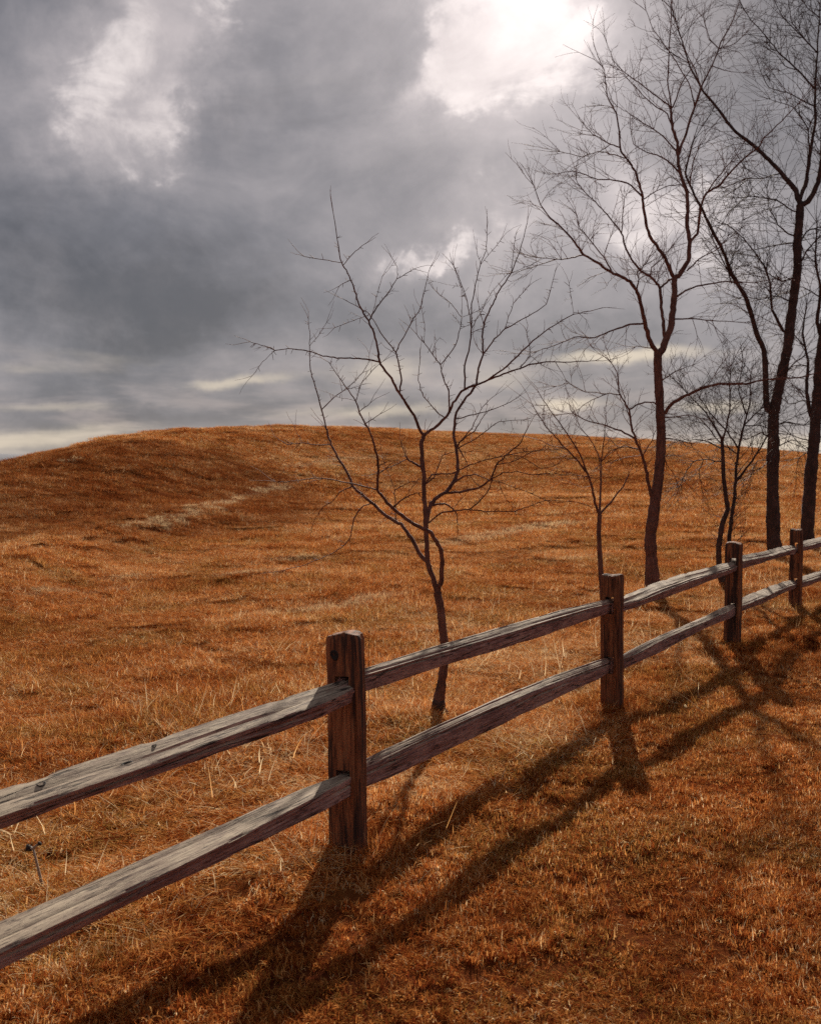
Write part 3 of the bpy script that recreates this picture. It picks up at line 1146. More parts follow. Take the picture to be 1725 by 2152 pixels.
def catmull(P, sub):
    P = np.asarray(P, float)
    if len(P) < 3:
        return np.array([P[0] * (1 - t) + P[-1] * t for t in np.linspace(0, 1, sub + 1)])
    Q = np.vstack([2 * P[0] - P[1], P, 2 * P[-1] - P[-2]])
    out = []
    for i in range(1, len(Q) - 2):
        for t in np.linspace(0, 1, sub, endpoint=False):
            a, b, c, d = Q[i - 1], Q[i], Q[i + 1], Q[i + 2]
            out.append(0.5 * ((2 * b) + (-a + c) * t + (2 * a - 5 * b + 4 * c - d) * t * t + (-a + 3 * b - 3 * c + d) * t ** 3))
    out.append(P[-1])
    return np.array(out)


class Tubes:
    def __init__(self):
        self.v = []
        self.f = []
        self.n = 0

    def add(self, P, rad, sides):
        P = np.asarray(P, float)
        m = len(P)
        T = np.gradient(P, axis=0)
        T /= np.linalg.norm(T, axis=1, keepdims=True) + 1e-9
        ref = np.array([0.31, 0.87, 0.38])
        U = np.cross(T, ref)
        U /= np.linalg.norm(U, axis=1, keepdims=True) + 1e-9
        W = np.cross(T, U)
        a = np.arange(sides) * 2 * np.pi / sides
        ring = P[:, None, :] + (U[:, None, :] * np.cos(a)[None, :, None] + W[:, None, :] * np.sin(a)[None, :, None]) * np.asarray(rad)[:, None, None]
        self.v.append(ring.reshape(-1, 3))
        i = (np.arange(m - 1) * sides)[:, None]
        j = np.arange(sides)[None, :]
        j2 = (j + 1) % sides
        q = np.stack([i + j, i + j2, i + sides + j2, i + sides + j], -1).reshape(-1, 4) + self.n
        self.f.append(q)
        self.n += m * sides

    def mesh(self, name, org):
        v = np.concatenate(self.v) - np.array(org)
        return mesh_from(name, v, np.concatenate(self.f))


C1 = (500, 430, 2.3)
C2 = (560, 900, 2.4643)
C3 = (1080, 0, 2.674)
C4 = (1080, 360, 2.674)
C5 = (1080, 700, 2.674)


class Tree:
    def __init__(self, D, seed, mpp_spread=0.5):
        self.D = D
        self.rng = np.random.RandomState(seed)
        self.limbs = []            # (P, rad, pix, kind)
        self.spread = mpp_spread

    def trace(self, crop, pts, r0=None, r1=None, dd=None, kind='limb', sub=4):
        x0, y0, s = crop
        pix = np.array([(x0 + a / s, y0 + b / s) for a, b in pts])
        pr = None
        if self.limbs:
            best = 1e9
            for (P, rad, px_, kd) in self.limbs:
                d = np.hypot(px_[:, 0] - pix[0, 0], px_[:, 1] - pix[0, 1])
                i = int(np.argmin(d))
                if d[i] < best:
                    best, par, pi = d[i], (P, rad, px_), i
            Y0 = par[0][pi][1]
            pr = par[1][pi]
            if best < 9:
                pix[0] = par[2][pi]
        else:
            Y0 = self.D
        seg = np.concatenate([[0], np.cumsum(np.hypot(*np.diff(pix, axis=0).T))])
        plen = seg[-1] * self.D / FPX
        if dd is None:
            dd = self.rng.choice([-1, 1]) * self.rng.uniform(0.25, 0.75) * plen * self.spread * 1.6
        t = seg / seg[-1]
        pixs = catmull(pix, sub)
        lin = np.stack([np.interp(np.arange(len(pixs)), np.arange(len(pix)) * sub, pix[:, i]) for i in (0, 1)], -1)
        pixs = pixs * 0.3 + lin * 0.7
        jit = self.rng.normal(0, 0.6, pixs.shape) * (0.0 if kind == 'trunk' else 1.0)
        jit[0] = 0
        pixs = pixs + jit
        ts = np.interp(np.arange(len(pixs)), np.arange(len(pix)) * sub, t)
        Y = Y0 + dd * ts ** 1.1
        P = np.array([at(a, b, y)[:] for (a, b), y in zip(pixs, Y)])
        mpp = self.D / FPX
        if r0 is None:
            r0 = (pr or 0.02) * 0.62 / mpp
        if r1 is None:
            r1 = 0.7 if len(pts) > 2 else 0.6
        r0m, r1m = r0 * mpp, r1 * mpp
        if pr is not None:
            r0m = min(r0m, pr * 1.0)
        r1m = min(r1m, r0m * 0.9)
        rad = r0m + (r1m - r0m) * ts ** 0.85
        rad = rad * (1 + 0.05 * self.rng.normal(0, 1, len(rad)))
        self.limbs.append((P, rad, pixs, kind))
        return self

    def twig(self, out, p, d, L, rad, level, up, sides=3):
        r = self.rng
        n = 4 if level > 0 else 3
        pts = [p]
        d = d / np.linalg.norm(d)
        cv = r.normal(0, 0.06, 3)
        for i in range(n):
            d = d + r.normal(0, 0.14, 3) + cv + np.array([0, 0, up])
            d /= np.linalg.norm(d)
            pts.append(pts[-1] + d * L / n)
        P = np.array(pts)
        R_ = np.linspace(rad, rad * 0.45, len(P))
        out.append((P, R_))
        if level > 0:
            k_ = r.randint(2, 5)
            for q in range(k_):
                t = r.uniform(0.2, 0.95) * n
                i = int(min(t, n - 1))
                b = P[i] + (P[i + 1] - P[i]) * (t - i)
                dr = P[i + 1] - P[i]
                self.twig(out, b, self.side(dr, r.uniform(25, 60)), L * r.uniform(0.35, 0.65), rad * 0.62, level - 1, up)

    def side(self, d, ang):
        r = self.rng
        d = d / (np.linalg.norm(d) + 1e-9)
        q = r.normal(0, 1, 3)
        q -= d * q.dot(d)
        q /= np.linalg.norm(q) + 1e-9
        a = R(ang)
        return d * math.cos(a) + q * math.sin(a)

    def grow(self, per_m, lmin, lmax, rad, level, up, tmin=0.25, only=None, maxr=1.0, zmin=0.0):
        out = []
        r = self.rng
        for li, (P, rd, px_, kd) in enumerate(self.limbs):
            if kd == 'trunk' or (only and kd not in only):
                continue
            seg = np.linalg.norm(np.diff(P, axis=0), axis=1)
            tot = seg.sum()
            n = r.poisson(per_m * tot)
            cum = np.concatenate([[0], np.cumsum(seg)]) / tot
            for q in range(n):
                t = tmin + (1 - tmin) * r.uniform(0, 1) ** 0.8
                i = int(min(np.searchsorted(cum, t) - 1, len(P) - 2))
                i = max(i, 0)
                if rd[i] > maxr or P[i][2] < zmin:
                    continue
                d = P[i + 1] - P[i]
                L = r.uniform(lmin, lmax) * (1.15 - 0.5 * t) * min(1.0, 0.45 + tot)
                self.twig(out, P[i], self.side(d, r.uniform(30, 62)), L, min(rad, rd[i] * 0.7), level, up)
            # a spray at the tip
            d = P[-1] - P[-2]
            for q in range(2 if level > 0 else 0):
                self.twig(out, P[-1], self.side(d, r.uniform(5, 28)), lmax * r.uniform(0.4, 0.8), min(rad, rd[-1]), max(level - 1, 0), up)
        return out

    def spurs(self, per_m, lmin, lmax, rad, maxr):
        """short stiff spurs"""
        out = []
        r = self.rng
        for (P, rd, px_, kd) in self.limbs:
            seg = np.linalg.norm(np.diff(P, axis=0), axis=1)
            for i in range(len(P) - 1):
                if rd[i] > maxr:
                    continue
                for q in range(r.poisson(per_m * seg[i])):
                    p = P[i] + (P[i + 1] - P[i]) * r.uniform()
                    d = self.side(P[i + 1] - P[i], r.uniform(50, 85))
                    L = r.uniform(lmin, lmax)
                    out.append((np.array([p, p + d * L]), np.array([rad, rad * 0.6])))
        return out

    def build(self, name, label, cat, mat, base, twigs, limb_min, group=None):
        root = empty(name, base)
        tag(root, label, cat, group)
        org = base
        tw = Tubes()
        for (P, rd, px_, kd) in self.limbs:
            if kd == 'trunk':
                P2, r2 = P.copy(), rd.copy()
                h = P2[:, 2] - P2[0, 2]
                r2 = r2 * (1 + 0.55 * np.exp(-h / 0.10))
                P2 = np.vstack([P2[0] + (P2[0] - P2[1]) / (np.linalg.norm(P2[0] - P2[1]) + 1e-9) * 0.10, P2])
                r2 = np.concatenate([[r2[0] * 1.1], r2])
                tb = Tubes()
                dense = np.linspace(0, len(P2) - 1, len(P2) * 4)
                P2 = np.stack([np.interp(dense, np.arange(len(P2)), P2[:, i]) for i in range(3)], -1)
                r2 = np.interp(dense, np.arange(len(r2)), r2)
                tb.add(P2, r2, 18)
                ph = self.rng.uniform(0, 6.28, (18, 2))
                rg = tb.v[0].reshape(-1, 18, 3)
                zz = np.arange(len(P2))[:, None]
                rel = 1 + 0.035 * np.sin(zz * 0.9 + ph[None, :, 0]) + 0.05 * np.sin(zz * 0.23 + ph[None, :, 1]) + 0.03 * self.rng.normal(0, 1, (len(P2), 18))
                rg[:] = P2[:, None, :] + (rg - P2[:, None, :]) * rel[:, :, None]
                link('trunk', tb.mesh('trunk', org), mat, root)
            elif rd[0] >= limb_min:
                tb = Tubes()
                tb.add(P, rd, 8)
                link('limb', tb.mesh('limb', org), mat, root)
            else:
                tw.add(P, rd, 5)
        for P, rd in twigs:
            tw.add(P, rd, 3)
        if tw.n:
            o = link('twigs', tw.mesh('twigs', org), mat, root)
            o['kind'] = 'stuff'
        return root


def base_of(px, py):
    g = ground_at(px, py)
    return Vector((g.x, g.y, float(terrain(g.x, g.y))))


def near_tree():
    b = base_of(932, 1508)
    t = Tree(b.y, 11, 0.55)
    T = t.trace
    T(C2, [(918, 1500), (890, 1450), (893, 1400), (905, 1330), (918, 1220), (920, 1120), (910, 1020), (900, 930), (885, 850)], 10.5, 8.0, 0.0, 'trunk')
    T(C2, [(885, 850), (860, 770), (835, 700), (828, 600), (825, 500), (822, 420), (815, 350), (815, 250), (805, 160), (800, 80), (815, 40)], 6.2, 4.6, 0.06)
    T(C2, [(885, 850), (905, 790), (908, 700), (905, 630), (880, 590), (850, 540), (800, 515), (750, 490), (700, 450), (640, 400), (590, 340), (575, 320), (578, 240), (575, 160), (555, 70), (530, 0)], 5.6, 1.8, -0.45)
    T(C1, [(632, 1081), (610, 1050), (570, 950), (520, 880), (440, 760)], 1.8, 0.6, -0.1)
    T(C2, [(830, 695), (800, 660), (750, 570), (700, 500), (670, 485), (600, 440), (545, 385), (480, 330), (445, 300), (430, 255), (395, 190), (345, 110), (325, 60), (310, 0)], 4.6, 2.0, 0.45)
    T(C1, [(425, 1080), (405, 990), (370, 870), (350, 800), (345, 700), (350, 640), (340, 550)], 2.0, 0.6, 0.1)
    T(C2, [(826, 500), (845, 400), (880, 360), (930, 330), (970, 280), (990, 220), (985, 130), (970, 50), (970, 0)], 5.0, 3.2, 0.30)
    T(C1, [(1043, 1081), (1050, 1020), (1090, 950), (1150, 870), (1160, 790), (1185, 720), (1180, 640), (1190, 570), (1230, 480), (1260, 420), (1320, 330), (1360, 230), (1400, 85)], 3.1, 0.7, 0.35)
    # upper fork
    T(C1, [(898, 1118), (880, 1090), (850, 1020), (800, 940), (780, 910), (740, 840), (690, 770), (680, 740), (670, 660), (640, 580), (600, 510), (580, 470), (560, 400), (530, 330), (500, 280), (485, 200), (462, 45)], 3.5, 0.7, -0.5)
    T(C1, [(680, 765), (620, 748), (540, 742), (480, 743), (410, 730), (340, 708), (240, 695), (185, 705), (130, 685), (60, 662)], 1.9, 0.6, -0.35)
    T(C1, [(185, 705), (120, 760), (70, 825)])
    T(C1, [(350, 690), (400, 620), (430, 570)])
    T(C1, [(783, 910), (790, 850), (775, 760), (765, 715), (720, 660), (660, 570), (625, 520), (510, 455)], 2.0, 0.6, 0.4)
    T(C1, [(765, 715), (800, 640), (850, 550), (880, 500), (905, 400), (930, 305)], 1.6, 0.6)
    T(C1, [(640, 570), (670, 500), (730, 420), (770, 360), (850, 310)], 1.6, 0.6)
    T(C1, [(770, 360), (770, 300), (745, 260)])
    T(C1, [(645, 540), (670, 450), (695, 350)])
    T(C1, [(640, 535), (560, 560), (465, 595)])
    T(C1, [(500, 285), (440, 270), (320, 253)])
    T(C1, [(510, 285), (560, 235), (600, 200)])
    T(C1, [(545, 375), (490, 392)])
    T(C1, [(905, 1115), (960, 1070), (1010, 1020), (1040, 960), (1080, 900), (1150, 870), (1210, 850), (1280, 820), (1360, 790), (1420, 770), (1500, 762), (1640, 762), (1725, 755)], 3.3, 0.7, -0.25)
    T(C1, [(1020, 1000), (1018, 900), (985, 820), (980, 775), (900, 670), (865, 630)], 1.8, 0.6, -0.5)
    T(C1, [(900, 670), (900, 580), (885, 500)])
    T(C1, [(985, 770), (1050, 680), (1075, 600), (1080, 545), (1030, 480), (960, 420)], 1.6, 0.6)
    T(C1, [(1080, 545), (1080, 400), (1040, 300)])
    T(C1, [(1080, 400), (940, 370)])
    T(C1, [(1080, 545), (1170, 510), (1230, 420), (1300, 340), (1420, 290)])
    T(C1, [(1085, 890), (1095, 780), (1120, 680), (1128, 600), (1130, 480), (1150, 380), (1170, 290), (1200, 220), (1203, 125)], 2.0, 0.6, 0.3)
    T(C1, [(1170, 290), (1270, 175)])
    T(C1, [(1170, 300), (1155, 225)])
    T(C1, [(1130, 590), (1110, 470), (1080, 390), (1045, 300)])
    T(C1, [(1320, 330), (1340, 150)])
    T(C1, [(1190, 580), (1160, 480)])
    T(C1, [(1135, 600), (1180, 510)])
    T(C1, [(1185, 720), (1240, 650), (1290, 600), (1400, 540), (1490, 480), (1530, 330)], 1.7, 0.6, 0.4)
    T(C1, [(1290, 600), (1330, 480), (1400, 400)])
    T(C1, [(1210, 850), (1300, 780), (1400, 680), (1500, 600), (1620, 530), (1725, 510)], 2.0, 0.6, -0.5)
    T(C1, [(1620, 530), (1600, 380)])
    T(C1, [(1360, 790), (1410, 730), (1395, 610)])
    T(C1, [(1410, 730), (1490, 790)])
    T(C1, [(1010, 1040), (960, 1000), (900, 930), (870, 850), (880, 735)], 1.5, 0.6)
    T(C1, [(410, 985), (480, 920), (570, 850), (630, 770), (635, 720)], 1.3, 0.5)
    T(C1, [(570, 940), (600, 860), (665, 785)])
    T(C1, [(570, 940), (480, 930)])
    T(C1, [(600, 1010), (640, 960)])
    T(C1, [(620, 1060), (685, 1010)])
    # lower right
    T(C2, [(930, 335), (1000, 330), (1100, 310), (1160, 265), (1190, 190), (1250, 130), (1310, 80), (1350, 0)], 3.0, 0.8, -0.6)
    T(C2, [(840, 495), (900, 440), (960, 430), (1050, 420), (1100, 380), (1150, 320), (1170, 260)], 1.8, 1.0, -0.5)
    T(C2, [(1050, 420), (1130, 430), (1280, 430), (1440, 375), (1600, 380)], 1.4, 0.6)
    T(C2, [(1165, 255), (1230, 230), (1300, 225), (1360, 240), (1460, 235), (1540, 240), (1650, 250)], 1.5, 0.6)
    T(C2, [(1200, 275), (1350, 330), (1440, 370)])
    T(C2, [(818, 310), (870, 250), (910, 140), (990, 120), (1050, 125)], 1.5, 0.6)
    T(C2, [(825, 300), (860, 240), (960, 235), (1030, 200), (1130, 165), (1300, 130), (1420, 110)], 1.8, 0.6, -0.6)
    T(C2, [(985, 60), (1010, 130), (1040, 190)])
    T(C2, [(985, 110), (1000, 70), (1080, 10), (1120, -60)])
    T(C2, [(960, 300), (1020, 250), (1080, 240), (1160, 270)])
    T(C2, [(1190, 190), (1280, 170), (1380, 120), (1480, 110)])
    T(C2, [(1190, 280), (1230, 350), (1280, 430)])
    T(C2, [(840, 400), (920, 390), (980, 430), (990, 500)])
    T(C2, [(1250, 130), (1330, 150), (1420, 210), (1500, 190)])
    T(C1, [(1045, 1040), (1120, 1020), (1200, 1000), (1280, 970), (1350, 935)], 1.5, 0.6)
    T(C1, [(1060, 1150), (1130, 1080), (1180, 980), (1240, 920)], 1.4, 0.5)
    T(C1, [(1060, 1180), (1150, 1130), (1260, 1050), (1380, 1040)], 1.4, 0.5)
    # lower left
    T(C2, [(575, 322), (440, 285), (300, 260), (200, 265), (100, 280), (40, 275)], 1.7, 0.6, -0.4)
    T(C2, [(665, 480), (668, 400), (665, 320), (740, 280), (800, 265)], 1.5, 0.7)
    T(C2, [(668, 320), (640, 250), (600, 160)])
    T(C2, [(805, 210), (760, 180), (730, 160), (700, 90)])
    T(C2, [(730, 160), (680, 185), (610, 215)])
    T(C2, [(545, 390), (490, 410), (455, 470), (430, 580), (340, 650), (200, 710), (60, 740)], 1.5, 0.5, -0.5)
    T(C2, [(440, 310), (380, 330), (340, 380), (290, 410), (250, 480)], 1.4, 0.6)
    T(C2, [(330, 95), (240, 85), (190, 75), (110, 85), (40, 40)], 1.4, 0.6)
    T(C2, [(190, 75), (150, 10)])
    T(C2, [(650, 430), (700, 370), (760, 340), (810, 330)])
    tw = t.spurs(24, 0.014, 0.048, 0.0020, 0.012)
    tw += t.grow(2.0, 0.05, 0.16, 0.0021, 0, 0.02, 0.15, maxr=0.012)
    tw += t.grow(1.3, 0.10, 0.24, 0.0025, 1, 0.01, 0.2, maxr=0.014, zmin=0.9)
    root = t.build('bare_tree', 'small bare tree with open crooked crown just behind the nearest fence bay', 'tree', M_BARK_A, b, tw, 0.0055)
    # dark swollen foot of the trunk
    tb = Tubes()
    zs = np.linspace(-0.08, 0.135, 11)
    f = catmull([(0, 0, 0), (0, 0, 1)], 1)
    P0 = t.limbs[0][0]
    ctr = np.array([[np.interp(b.z + z, P0[:, 2], P0[:, 0]), np.interp(b.z + z, P0[:, 2], P0[:, 1]), b.z + z] for z in zs])
    rd = 0.037 + 0.012 * np.exp(-((zs - 0.075) / 0.03) ** 2) + 0.008 * np.exp(-((zs - 0.02) / 0.02) ** 2) - 0.012 * (zs > 0.12)
    tb.add(ctr, rd, 12)
    me = tb.mesh('root_collar', b)
    o = link('root_collar', me, M_BARK_B, root)
    o['label'] = 'swollen blackened foot of the trunk'


def sapling():
    b = base_of(1262, 1330)
    t = Tree(b.y, 12, 0.5)
    T = t.trace
    T(C5, [(512, 1680), (490, 1400), (475, 1123), (480, 1020)], 6.2, 4.6, 0, 'trunk')
    T(C5, [(478, 1020), (460, 980), (440, 880), (410, 790), (360, 720), (280, 640), (220, 570), (180, 530), (100, 400)], 3.0, 0.8)
    T(C5, [(478, 1020), (485, 850), (485, 720), (470, 680), (430, 600), (370, 530)], 2.8, 0.7)
    T(C5, [(485, 720), (510, 560), (515, 420)], 1.7, 0.6)
    T(C5, [(482, 1030), (560, 930), (610, 860), (648, 790)], 2.4, 1.2)
    T(C5, [(410, 780), (370, 680), (300, 570), (200, 430), (140, 340)], 2.0, 0.7)
    T(C5, [(485, 720), (540, 660), (600, 640)], 1.4, 0.6)
    T(C5, [(280, 640), (220, 640), (140, 600)])
    tw = t.grow(10, 0.15, 0.55, 0.0026, 1, 0.05, 0.2)
    t.build('bare_tree', 'thin bare sapling forking low, right behind the second fence post', 'tree', M_BARK_A, b, tw, 0.010)


def mid_tree():
    b = base_of(1374, 1250)
    t = Tree(b.y, 13, 0.55)
    T = t.trace
    T(C5, [(780, 1440), (768, 1250), (766, 1123), (785, 1000), (805, 850), (822, 700), (825, 550), (820, 450), (812, 300), (805, 150), (808, 105)], 13.5, 8.2, 0.0, 'trunk')
    T(C4, [(812, 1035), (835, 1000), (850, 950), (880, 880), (890, 780), (900, 700), (900, 600)], 7.6, 6.0, 0.25)
    T(C4, [(900, 605), (930, 580), (980, 500), (985, 400), (970, 300), (975, 200), (970, 120), (950, 60), (930, 0), (920, -63), (915, -163), (885, -263), (880, -343)], 5.0, 2.8, 0.5)
    T(C3, [(880, 620), (900, 580), (940, 470), (1020, 350)], 1.9, .6)
    T(C3, [(875, 610), (800, 540), (720, 480), (620, 410), (560, 340), (520, 250)], 1.9, .6)
    T(C3, [(880, 600), (860, 450), (870, 300), (880, 100), (890, -100)], 1.9, .6)
    T(C3, [(930, 880), (960, 760), (1000, 640), (1050, 490), (1110, 370), (1160, 240), (1230, 110), (1280, -30)], 3.0, .8, 0.6)
    T(C3, [(1010, 620), (990, 480), (940, 400), (880, 300), (790, 180), (740, 60)], 1.5, .6)
    T(C3, [(1050, 480), (1010, 380), (960, 280), (910, 120)], 1.4, .6)
    T(C3, [(1145, 290), (1100, 220), (1060, 100)], 1.3, .6)
    T(C3, [(1145, 290), (1230, 250), (1300, 190)], 1.3, .6)
    T(C3, [(1110, 370), (1200, 400), (1280, 410)], 1.2, .5)
    T(C3, [(922, 975), (870, 910), (800, 870), (730, 850), (670, 810), (660, 760)], 2.2, .6)
    T(C3, [(908, 850), (830, 760), (740, 700), (650, 640), (580, 600)], 2.0, .6)
    T(C3, [(900, 740), (860, 640), (780, 590), (700, 510), (600, 400)], 1.8, .6)
    T(C4, [(985, 400), (1030, 350), (1042, 250), (1045, 200), (1080, 120), (1150, 80), (1200, 20), (1290, -73), (1370, -133), (1400, -183), (1500, -283), (1590, -373)], 3.0, .8, -0.8)
    T(C3, [(1060, 1100), (1140, 1000), (1240, 880), (1290, 800)], 1.8, .6)
    T(C3, [(985, 1040), (1000, 930), (1040, 820), (1085, 740)], 1.8, .6)
    T(C4, [(900, 600), (880, 570), (850, 490), (800, 420), (760, 360), (740, 280), (725, 180), (710, 100), (680, 0), (660, -33), (600, -113), (590, -203), (575, -323), (520, -423), (510, -543), (500, -583)], 4.2, .8, -0.6)
    T(C3, [(715, 1110), (640, 1030), (560, 1010), (470, 1010), (400, 980), (330, 960), (240, 975)], 2.0, .6)
    T(C3, [(600, 830), (520, 800), (440, 750), (390, 700)], 1.6, .6)
    T(C3, [(640, 890), (560, 870), (470, 850), (380, 880), (260, 850)], 1.4, .6)
    T(C4, [(735, 160), (800, 110), (870, 80), (940, 75)], 1.4, .6)
    T(C4, [(850, 950), (845, 930), (835, 840), (825, 740), (818, 655), (800, 630), (760, 590), (700, 550), (650, 480), (620, 420), (605, 350), (560, 290), (510, 230), (440, 160), (380, 100), (350, 50)], 4.0, .7, 0.7)
    T(C4, [(818, 655), (860, 620), (885, 605)], 2.4, 2.0, 0.1)
    T(C4, [(605, 350), (610, 230), (620, 150), (640, 120)], 1.5, .6)
    T(C4, [(760, 590), (775, 540), (830, 490), (880, 430)], 1.5, .6)
    T(C4, [(790, 1020), (765, 960), (740, 880), (720, 780), (700, 700), (685, 670), (650, 620), (600, 590), (545, 570), (480, 520), (390, 470), (340, 400), (260, 310), (200, 260), (150, 190), (110, 80)], 5.2, .7, -0.8)
    T(C4, [(685, 670), (700, 610), (690, 570), (730, 530)], 2.0, .7)
    T(C4, [(545, 560), (500, 480), (430, 390), (370, 320), (350, 240)], 1.8, .6)
    T(C4, [(390, 475), (300, 490), (230, 495), (130, 480)], 1.6, .6)
    T(C4, [(230, 495), (100, 540), (0, 570)], 1.2, .5)
    T(C4, [(720, 860), (650, 860), (560, 890), (450, 935), (340, 930), (250, 970), (130, 1010)], 2.2, .6)
    T(C4, [(775, 1010), (720, 985), (680, 985)], 1.6, .6)
    T(C4, [(912, 720), (960, 670), (1050, 640), (1190, 620), (1350, 625), (1480, 600), (1550, 600)], 2.3, .6, 0.7)
    T(C4, [(890, 825), (1000, 830), (1150, 840), (1300, 850)], 1.8, .6)
    T(C4, [(970, 560), (1040, 490), (1120, 450), (1200, 380)], 1.8, .6)
    T(C5, [(820, 460), (845, 450), (880, 400), (960, 350), (1060, 310), (1150, 285), (1300, 285), (1420, 260), (1600, 250), (1725, 220)], 4.0, 1.0, -1.0)
    T(C5, [(812, 270), (840, 260), (900, 220), (1000, 180)], 1.6, .6)
    T(C5, [(785, 960), (765, 900), (745, 790), (720, 690), (690, 620), (660, 530), (645, 430), (620, 390), (590, 330), (580, 230), (550, 170)], 4.4, .8, -0.4)
    T(C5, [(690, 600), (600, 550), (500, 515), (400, 490), (330, 450), (250, 460)], 2.4, .7)
    T(C5, [(705, 655), (640, 640), (570, 650), (500, 710)], 1.8, .6)
    T(C5, [(645, 430), (700, 400), (770, 385), (800, 400)], 1.8, 1.4)
    T(C5, [(590, 340), (520, 340), (430, 380), (370, 420)], 1.8, .6)
    T(C5, [(725, 680), (770, 610), (800, 540)], 1.5, .6)
    T(C5, [(520, 340), (400, 330), (300, 280), (240, 300)], 1.3, .6)
    T(C5, [(822, 480), (900, 470), (980, 460), (1060, 480)], 1.6, .6)
    T(C5, [(822, 600), (920, 600), (1000, 620), (1080, 600)], 1.5, .6)
    T(C5, [(825, 650), (860, 740), (900, 800)], 1.3, .5)
    tw = t.grow(7.0, 0.2, 0.6, 0.0040, 1, 0.04, 0.15)
    tw += t.grow(3.2, 0.3, 0.75, 0.0048, 2, 0.05, 0.2, maxr=0.035)
    t.build('bare_tree', 'tall slender bare tree with forked trunk between the second and third posts', 'tree', M_BARK_A, b, tw, 0.013)


def bushy_tree():
    b = base_of(1516, 1240)
    t = Tree(b.y, 14, 0.6)
    T = t.trace
    T(C5, [(1180, 1440), (1150, 1300), (1148, 1200), (1160, 1123), (1172, 1060), (1200, 990), (1190, 930), (1175, 800), (1170, 650), (1166, 580)], 7.0, 3.4, -0.1, 'trunk')
    T(C5, [(1200, 1440), (1206, 1250), (1210, 1123), (1225, 1000), (1240, 880), (1245, 780), (1260, 650), (1290, 520), (1320, 400), (1330, 220)], 6.0, 1.0, 0.3)
    T(C5, [(1166, 590), (1080, 450), (1000, 370), (900, 260)], 2.6, .7)
    T(C5, [(1168, 610), (1210, 450), (1210, 300), (1220, 180)], 2.2, .7)
    T(C5, [(1250, 830), (1320, 740), (1380, 650), (1420, 580), (1470, 480)], 3.0, .8)
    T(C5, [(1258, 660), (1200, 560), (1100, 450), (1020, 330)], 2.2, .7)
    T(C5, [(1170, 720), (1080, 710), (1010, 720), (960, 790), (920, 880)], 1.6, .6)
    T(C5, [(1060, 715), (1035, 790), (1060, 900)], 1.2, .5)
    T(C5, [(1290, 520), (1380, 430), (1440, 330)], 1.8, .6)
    T(C5, [(1305, 460), (1260, 330), (1280, 180)], 1.8, .6)
    T(C5, [(1170, 650), (1060, 600), (960, 600), (880, 620)], 1.8, .6)
    T(C5, [(1290, 520), (1390, 520), (1480, 560)], 1.6, .6)
    T(C5, [(1255, 690), (1150, 610), (1080, 520), (960, 480)], 1.6, .6)
    tw = t.grow(19, 0.25, 0.75, 0.0040, 2, 0.03, 0.12)
    t.build('bare_tree', 'low bushy bare tree with two crooked dark stems behind the third post', 'tree', M_BARK_B, b, tw, 0.013)


